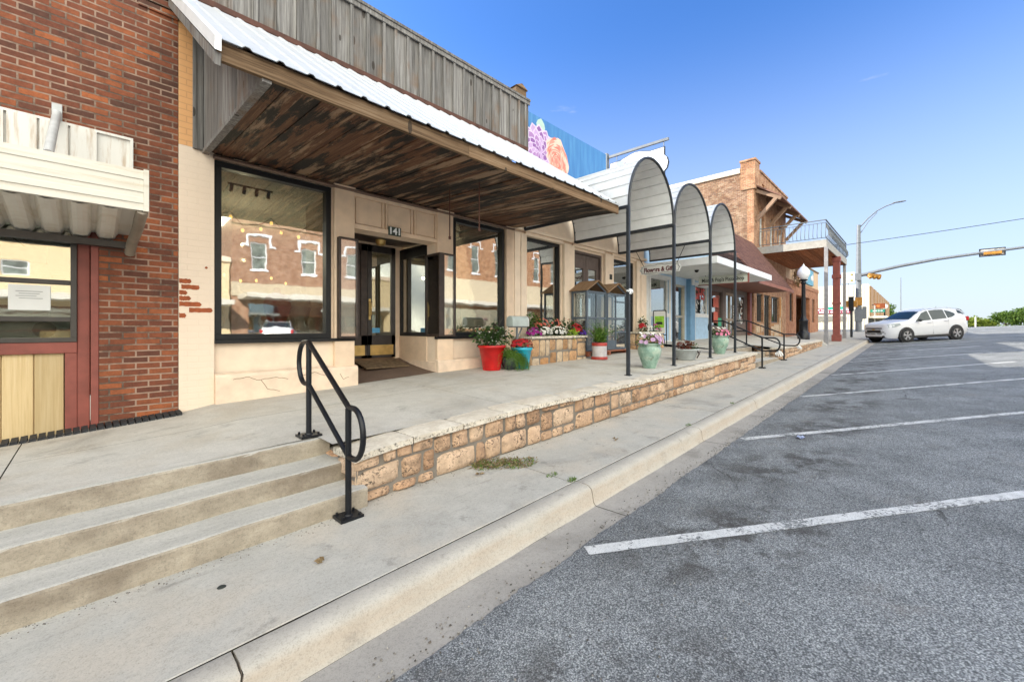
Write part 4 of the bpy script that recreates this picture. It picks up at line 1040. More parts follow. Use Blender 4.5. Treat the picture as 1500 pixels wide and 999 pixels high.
# painted flowers, each petal a thin coat of its own on the boards
def petal(mb, cx, cz, ang, r0, r1, wd, y):
    ca, sa = math.cos(ang), math.sin(ang); pts = []
    for t, w_ in ((0, .25), (.25, .75), (.55, 1), (.8, .72), (1, .05)):
        pts.append((t, w_))
    poly = [(r0+(r1-r0)*t, w_*wd) for t, w_ in pts]+[(r0+(r1-r0)*t, -w_*wd) for t, w_ in pts[::-1]]
    vs = [(cx+p[0]*ca-p[1]*sa, y, max(4.41, cz+p[0]*sa+p[1]*ca)) for p in poly]
    mb.add(vs, [tuple(range(len(vs)))])
def flower(cx, cz, rings, mats, sq, y0, seed):
    rs = random.Random(seed); y = y0
    obs = [MB() for _ in mats]
    for k, (r0, r1, n, wd) in enumerate(rings):
        for i in range(n):
            a = 2*math.pi*(i+.5*(k % 2))/n+rs.uniform(-.07, .07)
            y -= .00012
            petal(obs[0], cx, cz, a, r0, r1*1.05, wd*1.12, y); y -= .00012
            petal(obs[1+(i+k) % (len(mats)-1)], cx, cz, a, r0+.01, r1*.985, wd*.86, y)
    return obs
PM = lambda n, c: paint(n, c, .75, .06)
dm_ = [PM('white paint edge', (.60, .50, .66)), PM('lilac paint', (.36, .19, .42)), PM('mauve paint', (.24, .10, .31)), PM('pale lilac paint', (.48, .32, .55))]
dob = flower(6.96, 5.24, [(.28, .60, 16, .12), (.20, .50, 15, .11), (.12, .38, 13, .095), (.05, .27, 11, .075), (0, .16, 8, .05)], dm_, 1, 5.957, 1)
lf = MB(); petal(lf, 7.0, 5.66, 1.48, 0, .36, .15, 5.9585)
build('mural_leaf', lf, PM('sage paint', (.40, .55, .48)), mural)
for o_, mm in zip(dob, dm_): build('mural_dahlia', o_, mm, mural)
rm_ = [PM('white rose edge', (.78, .50, .40)), PM('coral paint', (.64, .17, .125)), PM('peach paint', (.70, .26, .20)), PM('salmon paint', (.66, .21, .16))]
rob = MB(); ros = [MB() for _ in rm_]; y = 5.9505; rs = random.Random(8)
for k, r in enumerate((.46, .41, .36, .31, .26, .21, .16, .115, .07)):
    for w_, oi in ((1, 0), (.93, 1+k % 3)):
        y -= .0003; n = 26; ph = rs.uniform(0, 6); pts = []
        for i in range(n):
            a = 2*math.pi*i/n; rr = r*w_*(1+.06*math.sin(a*5+ph)+.03*math.sin(a*9+ph*2))
            pts.append((7.55+rr*math.cos(a)*1.0, y, 5.22+rr*math.sin(a)*1.18))
        ros[oi].add(pts, [tuple(range(n))])
for o_, mm in zip(ros, rm_): build('mural_rose', o_, mm, mural)

# ---- arched canopies: three barrel vaults on posts
ac_ = thing('arched_canopy', 'row of three white barrel arched canopies on thin dark posts before the flower shop', 'canopy', (9.3, 3.6, .6))
PX = [6.45, 8.30, 10.35, 12.22]; YP = 3.53; ZS = 3.475
M_RIB = paint('ribbed white steel', (.76, .77, .77), .38, .05); M_DKPOST = paint('dark grey post', (.020, .024, .030), .45, .25)
def arc(cx, hw, a, r=0): return (cx-(hw+r)*math.cos(a), ZS+(1.04+r)*math.sin(a))
for a_, b_ in zip(PX, PX[1:]):
    cx = (a_+b_)/2; hw = (b_-a_)/2-.035; v = MB(); N = 15; pts = []
    for i in range(N):
        a0 = math.pi*i/N; a1 = math.pi*(i+1)/N
        for k in range(4): pts.append(arc(cx, hw, a0+(a1-a0)*k/4*.86))
        pts.append(arc(cx, hw, a0+(a1-a0)*.90, .0)); pts.append(arc(cx, hw, a0+(a1-a0)*.93, .022)); pts.append(arc(cx, hw, a0+(a1-a0)*.97, .022))
    pts.append(arc(cx, hw, math.pi))
    idx = list(range(len(pts)))
    v.grid(lambda i, y: (pts[i][0], y, pts[i][1]), idx, [YP, 4.4, 5.2, 5.94])
    v.grid(lambda i, y: (pts[i][0]+(cx-pts[i][0])*.006, y, pts[i][1]-.006), idx, [YP, 4.4, 5.2, 5.94], flip=True)
    vo = build('vault', v, M_RIB, ac_)
    fr = MB()
    for y in (YP, 5.93): fr.tube([(arc(cx, hw, math.pi*i/24, .012)[0], y, arc(cx, hw, math.pi*i/24, .012)[1]) for i in range(25)], .026, 6)
    for x in (cx-hw, cx+hw): fr.bar((x, YP, ZS), (x, 5.94, ZS), .045, .05)
    build('vault_frame', fr, M_DKPOST, vo)
for x in PX:
    build('post', MB().box(x-.027, x+.027, YP-.027, YP+.027, zw(x, YP), ZS).box(x-.05, x+.05, YP-.05, YP+.05, zw(x, YP)-.01, zw(x, YP)+.012), M_DKPOST, ac_, .003)
rb = MB()
for i in range(9):
    a = i*2.4; rb.tube([(PX[0], YP-.035, 2.03), (PX[0]+.05*math.cos(a), YP-.05, 2.03+.03*math.sin(a)), (PX[0]+.085*math.cos(a), YP-.045, 2.03+.045*math.sin(a)-.015)], .008, 5)
rb.lathe([(.036, -.012), (.036, .012)], (PX[0], YP, 2.03), 10)
setp(build('ribbon_bow', rb, M_WHITE, org=(PX[0], YP, 2.03)), 'white ribbon bow tied to the nearest canopy post', 'ribbon')
# ================================================================ blue shop and its flat canopy
M_BLUE = paint('pale blue paint', (.36, .52, .68), .6, .08); M_BLUED = paint('blue pillar paint', (.13, .27, .42), .55, .1); M_TRIMW = paint('white trim', (.66, .66, .64), .5, .06)
M_ALU = paint('aluminium frame', (.42, .38, .30), .4, .1, metal=.3)
b4 = thing('shop_building', 'pale blue shopfront with white trim under a flat white canopy', 'building', (14.5, 6, .8))
m = MB(); H4 = [(12.45, 13.8, 1.9, 3.05), (14.2, 15.2, .9, 2.95), (16.1, 17.5, 1.95, 3.05)]
wall(m, 12.06, 17.7, -.2, 4.75, FY+.05, .25, H4); build('wall', m, M_BLUE, b4)
tr = MB()
for a, b, c, d in ((12.45, 13.8, 1.9, 3.05), (16.1, 17.5, 1.95, 3.05)):
    framebox(tr, a-.12, b+.12, c-.12, d+.1, FY+.02, FY+.049, .12); tr.box(a-.12, a, FY+.02, FY+.049, 1.0, c-.12); tr.box(b, b+.12, FY+.02, FY+.049, 1.0, c-.12); tr.box(a-.12, b+.12, FY+.015, FY+.049, .85, 1.0)
tr.box(12.07, 12.3, FY+.02, FY+.048, .7, 3.3)
build('trim', tr, M_TRIMW, b4, .004)
build('pillar', MB().box(15.30, 15.75, FY-.10, FY+.05, .7, 3.3), M_BLUED, b4, .006)
build('meter_box', MB().box(15.38, 15.62, FY-.14, FY-.10, 2.98, 3.2), M_TRIMW, b4, .008)
w_ = window(b4, 12.45, 13.8, 1.9, 3.05, FY+.08, M_TRIMW, M_GLASSD, .04, .08); 
w_ = window(b4, 16.1, 17.5, 1.95, 3.05, FY+.08, M_TRIMW, M_GLASSD, .04, .08)
M_SCHRED = paint('red window paint', (.55, .07, .06), .6, .1)
text('GHS', .62, (16.75, FY+.115, 2.72), '-y', M_SCHRED, w_, 'window_lettering', .95, .002, .012)
ms = MB()
for i in range(26): cx, cz = rnd(16.2, 17.4), rnd(2.02, 2.4); ms.bar((cx, FY+.117, cz), (cx+rnd(-.14, .14), FY+.117, cz+rnd(.03, .2)), .05, .003, (0, 1, 0))
build('window_painting', ms, M_PAPER, w_)
d = MB(); framebox(d, 14.2, 15.2, .9, 2.95, FY+.07, FY+.17, .08); dd = build('door', d, M_ALU, b4, .004)
build('pane', MB().box(14.25, 15.15, FY+.12, FY+.126, 1.0, 2.9), M_GLASSD, dd); build('door_rail', MB().box(14.28, 15.12, FY+.08, FY+.13, 1.78, 1.86), M_ALU, dd)
build('letter_box', MB().box(15.80, 15.9, FY-.02, FY+.05, 1.95, 2.28), M_BLACK, b4)
shell(b4, 12.1, 17.7, 10, .9, 3.6, 3.4, y0=6.35); bodybox(b4, 12.06, 17.7, -.2, 4.75, 14, M_CREAM)
fc = MB(); fc.box(11.95, 17.65, 3.92, 6.02, 3.20, 3.27)
co = build('flat_canopy', fc, paint('peeling white soffit', (.60, .60, .57), .7, .08, wear=.63, wcol=(.25, .22, .19), scale=3), b4)
fa = MB(); fa.box(11.9, 17.7, 3.87, 3.92, 3.17, 3.36); fa.box(11.9, 11.95, 3.92, 6.0, 3.17, 3.36); fa.box(17.65, 17.7, 3.92, 6.0, 3.17, 3.36)
build('canopy_fascia', fa, M_WHITE, co, .004)
build('canopy_roof', MB().box(11.96, 17.64, 3.93, 6.0, 3.28, 3.33), M_GALV, co)
build('canopy_lamp', MB().lathe([(.07, 0), (.05, -.06), (0, -.08)], (13.2, 4.9, 3.2), 12), M_BLACK, co)

# ================================================================ brown mansard shop
def shingle(name, a, b, ax='y'):
    t = NT(name); v, o = flat_axis_vec(t)
    sp = t.n('SeparateXYZ', None, Vector=o)
    vv = t.n('CombineXYZ', None, X=sp.outputs[0] if ax == 'y' else sp.outputs[1], Y=sp.outputs[2], Z=0).outputs[0]
    br = t.n('TexBrick', {'offset': .5}, Vector=vv, Color1=(0, 0, 0), Color2=(1, 1, 1), Mortar=(.2, .2, .2), Scale=1.0, Mortar_Size=.008, Mortar_Smooth=.3, Bias=0.0, Brick_Width=.30, Row_Height=.105)
    c = t.ramp(br.outputs[0], [(0, a), (1, b)]); c = t.mix(br.outputs[1], c, tuple(x*.35 for x in a))
    c = t.mix(.5, c, t.ramp(t.noise(o, 40, 4), [(.3, .6), (.7, 1.1)]), 'MULTIPLY')
    return t.fin(c, .9, t.math('SUBTRACT', 1, br.outputs[1]), .01, .6)
b5 = thing('shop_building', 'dark fronted pizza shop under a steep brown shingled mansard roof', 'building', (21, 6, .9))
m = MB(); H5 = [(18.0, 19.4, 1.45, 3.05), (19.75, 21.1, .9, 3.0), (21.4, 22.7, 1.6, 3.0)]
wall(m, 17.71, 23.78, -.2, 5.6, FY+.08, .25, H5); M_BRWN = paint('dark brown shop front', (.14, .10, .075), .6, .15); build('wall', m, M_BRWN, b5)
window(b5, *H5[0], FY+.1, M_TAUPE, M_GLASSD, .07, .1); wz = window(b5, *H5[2], FY+.1, M_TAUPE, M_GLASSD, .09, .1)
sc = MB()
for k in range(3):
    c0 = (22.05, 2.62-.42*k); sc.tube([(c0[0]+.16*math.cos(a*.5+k)*(1-a*.05), FY+.09, c0[1]+.2*math.sin(a*.5+k)*(1-a*.05)) for a in range(11)], .022, 5)
build('window_scroll', sc, M_PAPER, wz)
d = MB(); framebox(d, 19.75, 21.1, .9, 3.0, FY+.1, FY+.2, .12, (20.42,), (1.8,), .1); dd = build('door', d, paint('tan wooden door', (.30, .23, .16), .5, .15), b5, .004)
build('pane', MB().box(19.8, 21.05, FY+.15, FY+.156, 1.1, 2.95), M_GLASSD, dd)
ds = MB()
for i in range(9): ds.box(20.85+rnd(-.04, .04), 20.93+rnd(-.02, .06), FY+.095, FY+.099, 1.35+i*.13, 1.43+i*.13)
build('door_lettering', ds, M_PAPER, dd)
bn = MB().box(18.15, 18.75, FY+.07, FY+.075, 2.3, 2.7); bn.box(18.2, 18.7, FY+.07, FY+.075, 1.65, 2.1); build('poster', bn, paint('red poster', (.55, .10, .05), .6, .1), b5)
build('poster', MB().box(18.7, 19.15, FY+.068, FY+.073, 1.5, 1.85), paint('green poster', (.04, .30, .16), .6, .1), b5)
build('corner_pillar', MB().box(22.95, 23.3, FY-.05, FY+.07, .8, 3.3), M_REDP, b5, .006)
shell(b5, 17.75, 23.75, 10, .95, 3.6, 3.4, y0=6.38); bodybox(b5, 17.71, 23.78, -.2, 5.6, 14, M_BRWN)
EY, EZ, TY, TZ = 4.3, 3.24, 6.02, 5.75
mr = MB(); mr.add([(17.72, EY, EZ), (23.76, EY, EZ), (23.76, TY, TZ), (17.72, TY, TZ)], [(0, 1, 2, 3)])
mr.add([(17.72, EY+.07, EZ), (23.76, EY+.07, EZ), (23.76, TY+.07, TZ), (17.72, TY+.07, TZ)], [(3, 2, 1, 0)])
mr.add([(17.72, EY, EZ), (17.72, EY+.07, EZ), (17.72, TY+.07, TZ), (17.72, TY, TZ)], [(0, 1, 2, 3)]); mr.add([(23.76, EY, EZ), (23.76, EY+.07, EZ), (23.76, TY+.07, TZ), (23.76, TY, TZ)], [(3, 2, 1, 0)])
mo = build('mansard_roof', mr, shingle('brown shingle', (.115, .045, .032), (.19, .085, .06)), b5)
build('gable_shingles', MB().prism([(EY+.075, EZ+.002), (TY, EZ+.002), (TY, TZ-.03)], 'x', 17.74, 17.80), shingle('dark shingle', (.06, .034, .03), (.10, .055, .045), 'x'), mo)
build('gable_shingles', MB().prism([(EY+.075, EZ+.002), (TY, EZ+.002), (TY, TZ-.03)], 'x', 23.68, 23.74), bpy.data.materials['dark shingle'], mo)
build('mansard_soffit', MB().box(17.73, 23.75, EY+.02, FY+.07, EZ-.05, EZ), paint('red brown soffit', (.16, .05, .03), .6, .15), mo)
build('mansard_fascia', MB().box(17.72, 23.78, EY-.02, EY+.02, EZ-.13, EZ-.002), paint('red brown fascia', (.26, .09, .05), .55, .12), mo)

# ================================================================ two storey brick building with balcony
BRT = [(0, (.24, .10, .055)), (.3, (.38, .17, .085)), (.6, (.47, .235, .12)), (.85, (.54, .31, .17)), (1, (.60, .42, .27))]
M_BR2 = brick('orange brick', [(p, tuple(x*.72 for x in c)) for p, c in BRT], (.38, .29, .21), over=(.40, .28, .19), overf=.56)
M_BR2F = brick('orange brick front', [(0, (.40, .16, .07)), (.5, (.50, .225, .10)), (1, (.58, .31, .15))], (.50, .37, .26))
b6 = thing('brick_building', 'two storey orange brick building with a bracketed awning above an iron railed balcony', 'building', (27.4, 6, .9))
m = MB(); H6 = [(24.35, 25.6, 1.75, 3.25), (25.8, 27.2, .95, 3.25), (27.35, 29.2, 1.75, 3.25), (24.9, 25.75, 5.75, 7.75), (27.1, 28.0, 5.75, 7.75), (29.2, 30.1, 5.75, 7.75)]
wall(m, 23.8, 31.0, -.2, 9.3, FY, .3, H6); build('wall', m, M_BR2F, b6)
sw_ = MB(); sw_.box(23.80, 24.1, 6.301, 18, -.2, 9.45); sw_.box(30.7, 30.999, 6.301, 18, -.2, 9.2); sw_.box(24.1, 30.7, 17.7, 18, -.2, 9.2)
build('side_wall', sw_, M_BR2, b6)
build('roof', MB().box(24.1, 30.7, 6.3, 17.7, 8.7, 8.8), M_GALV, b6)
cpg = MB().box(23.72, 24.16, 6.62, 18.05, 9.451, 9.72); build('parapet_coping', cpg, paint('pale coping', (.66, .57, .46), .8, .1), b6, .02)
pp = MB(); pp.box(23.74, 24.6, 5.93, 6.6, 8.55, 9.98); pp.box(24.6, 31.02, 5.94, 6.28, 9.1, 9.6)
for i in range(7): pp.box(24.75+i*.88, 25.15+i*.88, 5.95, 6.0, 8.85, 9.1)
pp.box(23.70, 24.64, 5.89, 6.64, 9.98, 10.08); pp.box(24.64, 31.05, 5.88, 6.31, 9.6, 9.7)
build('parapet', pp, M_BR2F, b6)
for a, b, c, d in H6[3:]:
    f = window(b6, a, b, c, d, FY+.12, M_TRIMW, M_GLASSD, .06, .08, (), (6.75,), .05)
    ar = MB(); ar.prism([(a+(b-a)/2-(b-a)/2*math.cos(math.pi*i/10), d-.55+.55*math.sin(math.pi*i/10)) for i in range(11)]+[(b, d+.01), (a, d+.01)], 'y', FY+.02, FY+.11)
    build('arch_filler', ar, M_BR2F, f)
for a, b, c, d in H6[:3]: window(b6, a, b, c, d, FY+.1, M_BRONZE, M_GLASSD, .07, .09, (a+(b-a)*.36, a+(b-a)*.7), (), .06)
sb = MB(); stone_face(sb, lambda s, t, dd_: (24.2+s, FY-.01-dd_, .95+t*.72), 1.5, .72, 77, .2, .45); stone_face(sb, lambda s, t, dd_: (27.3+s, FY-.01-dd_, .95+t*.72), 1.9, .72, 79, .2, .45); stone_face(sb, lambda s, t, dd_: (29.25+s, FY-.03-dd_, .95+t*2.4), .5, 2.4, 83, .2, .45)
build('stone_base', sb, M_STONE2, b6)
shell(b6, 24.2, 30.7, 12, 1.0, 4.5, 4.3, y0=6.35)
ra = MB(); AZ0, AZ1 = 7.95, 8.72
ra.hexa([(23.98, 4.85, AZ0), (31.05, 4.85, AZ0), (31.05, 6.0, AZ1), (23.98, 6.0, AZ1), (23.98, 4.85, AZ0+.08), (31.05, 4.85, AZ0+.08), (31.05, 6.0, AZ1+.08), (23.98, 6.0, AZ1+.08)])
ro = build('shed_awning', ra, paint('brown awning roof', (.19, .095, .065), .8, .15), b6)
bk = MB()
for x in (24.15, 26.4, 28.7, 30.85):
    bk.bar((x, 5.98, 6.95), (x, 5.05, 7.98), .16, .16); bk.bar((x, 6.0, AZ1-.22), (x, 4.88, AZ0-.06), .14, .16)
build('awning_bracket', bk, paint('brown timber', (.30, .19, .12), .7, .12), ro)
# balcony
BX0, BX1, BY = 24.45, 32.3, 3.1
bdk = MB(); bdk.box(BX0, BX1, BY, 5.995, 5.56, 5.62)
bal = build('balcony', bdk, paint('balcony deck edge', (.34, .33, .30), .7, .15), b6)
jst = MB(); jst.box(BX0+.04, BX1-.04, BY+.04, 5.99, 5.40, 5.555)
for i in range(14): jst.box(BX0+.05, BX1-.05, BY+.05+i*.205, BY+.235+i*.205, 5.30+.003*(i % 2), 5.398)
build('balcony_soffit', jst, planks('red cedar boards', (.20, .065, .022), (.36, .125, .045), (.46, .19, .08), (2, 20, 20)), bal)
bf = MB(); bf.box(BX0, BX1, BY, BY+.04, 5.26, 5.558); bf.box(BX0, BX0+.04, BY+.04, 5.99, 5.26, 5.558); bf.box(BX1-.04, BX1, BY+.04, 5.99, 5.26, 5.558)
build('balcony_fascia', bf, paint('flaking pale fascia', (.36, .34, .30), .7, .1, wear=.58, wcol=(.24, .2, .16)), bal)
rl = MB()
def railrun(p, q, n):
    p = Vector(p); q = Vector(q); out = Vector((0, 0, 1)).cross((q-p).normalized())
    rl.bar(p+Vector((0, 0, .93)), q+Vector((0, 0, .93)), .05, .04); rl.bar(p+Vector((0, 0, .80)), q+Vector((0, 0, .80)), .025); rl.bar(p+Vector((0, 0, .09)), q+Vector((0, 0, .09)), .03)
    for i in range(n+1):
        a = p+(q-p)*i/n
        rl.tube([a+Vector((0, 0, .09)), a+Vector((0, 0, .2))-out*.10, a+Vector((0, 0, .42))-out*.09, a+Vector((0, 0, .62)), a+Vector((0, 0, .8))], .013, 4)
railrun((BX0+.03, 5.9, 5.62), (BX0+.03, BY+.03, 5.62), 17); railrun((BX0+.03, BY+.03, 5.62), (BX1-.03, BY+.03, 5.62), 40); railrun((BX1-.03, BY+.03, 5.62), (BX1-.03, 5.9, 5.62), 17)
build('balcony_railing', rl, paint('grey railing', (.12, .135, .15), .5, .1), bal)
for x, y in ((24.5, 3.12), (32.15, 3.2)):
    po = MB(); po.box(x-.075, x+.075, y-.07, y+.07, zg(x)-.05, 5.26); po.box(x-.09, x+.09, y-.085, y+.085, zg(x)-.02, zg(x)+.5); build('balcony_post', po, paint('grey wooden post', (.27, .26, .26), .7, .15, wear=.62, wcol=(.12, .09, .08)), bal, .005)
rc = MB(); x, y = 28.3, 3.15; rc.box(x-.16, x+.16, y-.15, y+.15, zg(x), 5.26); rc.box(x-.21, x+.21, y-.20, y+.20, zg(x), zg(x)+.35); rc.box(x-.19, x+.19, y-.18, y+.18, 5.0, 5.26); rc.box(x-.2, x+.2, y-.19, y+.19, 4.1, 4.3); rc.box(x-.185, x+.185, y-.175, y+.175, 2.7, 2.82)
build('balcony_column', rc, M_REDP, bal, .015)

# ================================================================ low corner building
b7 = thing('brick_building', 'single storey orange brick corner building with a plain tan upper wall', 'building', (37, 6, 1.1))
M_BR3 = brick('plain orange brick', [(0, (.38, .13, .055)), (.5, (.47, .18, .075)), (1, (.52, .22, .10))], (.42, .24, .15))
m = MB(); H7 = [(32.2, 33.2, 1.9, 3.75), (34.2, 39.2, .9, 3.75), (40.4, 41.3, 1.9, 3.75)]
wall(m, 31.02, 43, 0, 4.62, FY+.02, .3, H7); m.box(31.02, 31.3, 6.33, 18, 0, 4.62); m.box(42.7, 43, 6.33, 18, 0, 4.62); m.box(34.2, 39.2, FY+1.2, FY+1.3, .9, 3.75); m.box(31.02, 43.02, FY-.02, FY+.015, 4.35, 4.62)
build('wall', m, M_BR3, b7)
u = MB(); u.box(31.02, 43, FY+.02, FY+.3, 4.621, 6.0); u.box(31.02, 31.3, 6.301, 18, 4.621, 6.0); u.box(42.7, 43, 6.301, 18, 4.621, 6.0)
build('upper_wall', u, paint('tan render', (.58, .40, .25), .8, .08), b7)
build('coping', MB().box(30.95, 43.08, FY-.04, FY+.36, 6.0, 6.1), M_FASC, b7)
build('roof', MB().box(31.3, 42.7, 6.31, 18, 5.6, 5.7), M_GALV, b7)
for h in (H7[0], H7[2]): window(b7, *h, FY+.1, M_BRONZE, M_GLASSD, .06, .1)
build('entry_ceiling', MB().box(34.2, 39.2, FY+.3, FY+1.2, 3.76, 3.8), M_FASC, b7)
wl_ = MB().box(31.4, 42.6, 9, 9.1, .5, 4.4); build('interior_wall', wl_, M_DARKIN, b7)
bs = build('mural_sign', MB().box(36.6, 40.2, FY-.08, FY+.01, 4.75, 5.9), paint('blue picture sign', (.13, .36, .50), .6, .25, scale=2), b7)
sp = MB()
for i in range(14): cx, cz = rnd(36.9, 39.9), rnd(4.95, 5.7); sp.ellip((cx, FY-.085, cz), (rnd(.15, .4), .012, rnd(.08, .2)), 8, 5)
build('sign_shapes', sp, M_TRIMW, bs)
og = thing('iron_flower', 'rusty iron flower ornament on the tan wall behind the street lamp', 'ornament', (33.7, 5.95, 5.1))
st = MB()
for k in range(5):
    a0 = R(60*k+10); st.tube([(33.7+.25*i*math.cos(a0+.12*i), 5.93-.02*i, 5.15+.2*i*math.sin(a0+.12*i)) for i in range(5)], .03, 5)
build('stem', st, M_RUST, og)
lf = MB()
for i in range(60): leaf(lf, (33.7+rnd(-.95, .95), 5.9+rnd(-.1, .04), 5.1+rnd(-.75, .7)), (rnd(-1, 1), -.2, rnd(-1, 1)), .3, .6)
build('petals', lf, leafmat('rusty tin', (.14, .085, .05), (.26, .17, .10)), og)

# ================================================================ cream building over the side street
b8 = thing('metal_building', 'cream metal sided building beyond the side street', 'building', (60, 6, 1.4))
M_CRM = paint('cream metal siding', (.80, .74, .60), .6, .04)
m = MB(); wall(m, 55, 98, 0, 5.95, 3.62, .3, [(55.5, 97.5, 1.0, 2.5)])
m.box(55.0, 55.25, 3.921, 30, 0, 5.9); m.box(97.8, 98, 3.921, 30, 0, 5.9); y = 3.95
while y < 20: m.box(54.95, 55.0, y, y+.06, 1.3, 5.88); y += .42
build('wall', m, M_CRM, b8); build('roof', MB().box(55.25, 97.8, 3.9, 30, 5.6, 5.7), M_GALV, b8)
bp_ = MB(); x = 57
while x < 96: bp_.box(x, x+3.4, 3.5, 3.62, 2.75, 5.85); x += 5.0
build('brown_panel', bp_, paint('brown panel', (.34, .20, .10), .7, .15), b8)
build('front_canopy', MB().box(55.2, 97.5, 2.2, 3.62, 2.5, 2.68), M_CRM, b8)
build('shop_glass', MB().box(55.5, 97.5, 3.75, 3.78, 1.0, 2.5), M_DKWOOD, b8)
build('side_window', MB().box(54.90, 55.0, 5.4, 8.2, 2.2, 2.75), paint('grey window band', (.25, .24, .2), .4), b8)
bn = build('banner', MB().box(54.86, 54.94, 4.9, 8.3, 3.0, 3.55), paint('maroon banner', (.30, .03, .07), .6), b8)
dsh = MB()
for r_, z in ((0, 3.38), (1, 3.15)):
    y = 5.1
    while y < 8.1: L = rnd(.15, .4); dsh.box(54.845, 54.859, y, y+L, z-.06, z+.06); y += L+.12
build('banner_lettering', dsh, M_WHITE, bn)
ps = thing('pole_sign', 'pale square board with four dark lamps on a thin post above the cream building', 'sign', (56.5, 5.4, 1.4))
build('post', MB().tube([(56.5, 5.3, 1.4), (56.5, 5.3, 6.4)], .04, 6), M_GALV, ps)
bo = build('board', MB().box(56.4, 56.5, 4.8, 5.85, 6.25, 7.35), paint('cream board', (.78, .74, .60), .5), ps)
dt = MB()
for y in (5.02, 5.6):
    for z in (6.5, 7.1): dt.lathe([(.0, -.03), (.12, -.02), (.12, 0)], (56.4, y, z), 10, 'x')
build('lamp', dt, paint('olive lens', (.38, .30, .10), .5), bo)
rs_ = thing('hanging_sign', 'small rust red sign jutting from the front of the cream building', 'sign', (58, 3.4, 3.6))
rb_ = build('board', MB().box(58, 58.08, 2.45, 3.35, 3.55, 4.05), paint('rust red board', (.42, .10, .03), .6), rs_)
build('emblem', MB().lathe([(.16, -.02), (.16, 0)], (57.99, 3.0, 3.8), 12, 'x'), paint('orange emblem', (.8, .3, .08), .5), rb_); build('bracket', MB().box(58.02, 58.06, 3.35, 3.5, 3.9, 3.96), M_BLACK, rs_)
M_OPANE = paint('curtained window', (.16, .19, .17), .6, .5, scale=1.5)
# ================================================================ buildings across the street (seen in the shop windows)
def opposite(label, xa, xb, h, mat, nwin, zwin, trim=None, low=None, awn=True):
    b = thing('brick_building' if 'brick' in label else 'shop_building', label, 'building', ((xa+xb)/2, -21.5, .3))
    mm = MB(); step = (xb-xa)/max(1, nwin); hs = []
    fl = lambda p: (xa+xb-p[0], -21.5-p[1], p[2])
    for i in range(nwin): c = xa+step*(i+.5); hs.append((c-.5, c+.5, zwin[0], zwin[1]))
    hs.append((xa+1, xb-1, zg(xa)+.9, 3.0+zg(xa)))
    wall(mm, xa, xb, -.8, h, 0, .3, hs, fl)
    build('wall', mm, mat, b)
    build('side_wall', MB().box(xa, xa+.25, -40, -21.801, -.8, h).box(xb-.25, xb, -40, -21.801, -.8, h).box(xa+.25, xb-.25, -40, -39.8, -.8, h), mat, b); build('roof', MB().box(xa+.25, xb-.25, -39.8, -21.801, h-.6, h-.5), M_GALV, b)
    for hh in hs[:-1]:
        f = build('window', framebox(MB(), xa+xb-hh[1], xa+xb-hh[0], hh[2], hh[3], -21.68, -21.58, .07, (), ((hh[2]+hh[3])/2,), .05), M_WHITE, b)
        build('pane', MB().box(xa+xb-hh[1], xa+xb-hh[0], -21.64, -21.635, hh[2], hh[3]), M_OPANE, f)
        if trim:
            a, c = xa+xb-hh[1], xa+xb-hh[0]; z = hh[3]+.1
            t_ = MB(); t_.box(a-.25, c+.25, -21.499, -21.42, z+.35, z+.5); t_.box(a-.25, a-.12, -21.499, -21.42, z-.4, z+.349); t_.box(c+.12, c+.25, -21.499, -21.42, z-.4, z+.349); t_.box(a-.55, a-.251, -21.499, -21.42, z-.4, z-.26); t_.box(c+.251, c+.55, -21.499, -21.42, z-.4, z-.26)
            t_.box(a-.12, c+.12, -21.499, -21.40, hh[2]-.14, hh[2])
            build('window_trim', t_, M_WHITE, b)
    build('shop_glass', MB().box(xa+1, xb-1, -21.75, -21.74, zg(xa)+.9, 3+zg(xa)), M_GLASSD, b); build('interior_wall', MB().box(xa+.3, xb-.3, -24, -23.9, -.5, 3.4+zg(xa)), M_DARKIN, b)
    if low: build('lower_wall', MB().box(xa, xb, -21.499, -21.42, low[0], low[1]), low[2], b)
    if awn: build('canopy', MB().box(xa+.3, xb-.3, -21.41, -18.9, 3.3+zg(xa), 3.6+zg(xa)), M_OFFW, b)
    build('cornice', MB().box(xa-.05, xb+.05, -21.55, -21.35, h-.25, h+.05), mat if trim else M_CREAM, b)
    return b
M_BR4 = brick('red brick opposite', [(0, (.36, .15, .08)), (.5, (.44, .21, .115)), (1, (.52, .28, .17))], (.42, .34, .27))
opposite('yellow stucco shop across the street, seen only as a reflection in the left shop window', -12, 6.9, 6.2, paint('yellow stucco', (.66, .53, .33), .8, .06), 1, (4.2, 5.0), None, None)
opposite('red brick building across the street with stepped white surrounds, reflected in the left window', 7.0, 20.5, 9.0, M_BR4, 4, (5.6, 7.5), True, (3.7, 4.6, paint('cream band', (.50, .42, .30), .8, .06)))
opposite('orange brick building across the street, reflected in the window behind the red pot', 20.6, 44, 12.6, M_BR2F, 7, (7.3, 10.2), True, (4.3, 6.6, paint('cream storefront', (.56, .48, .34), .8, .06)))
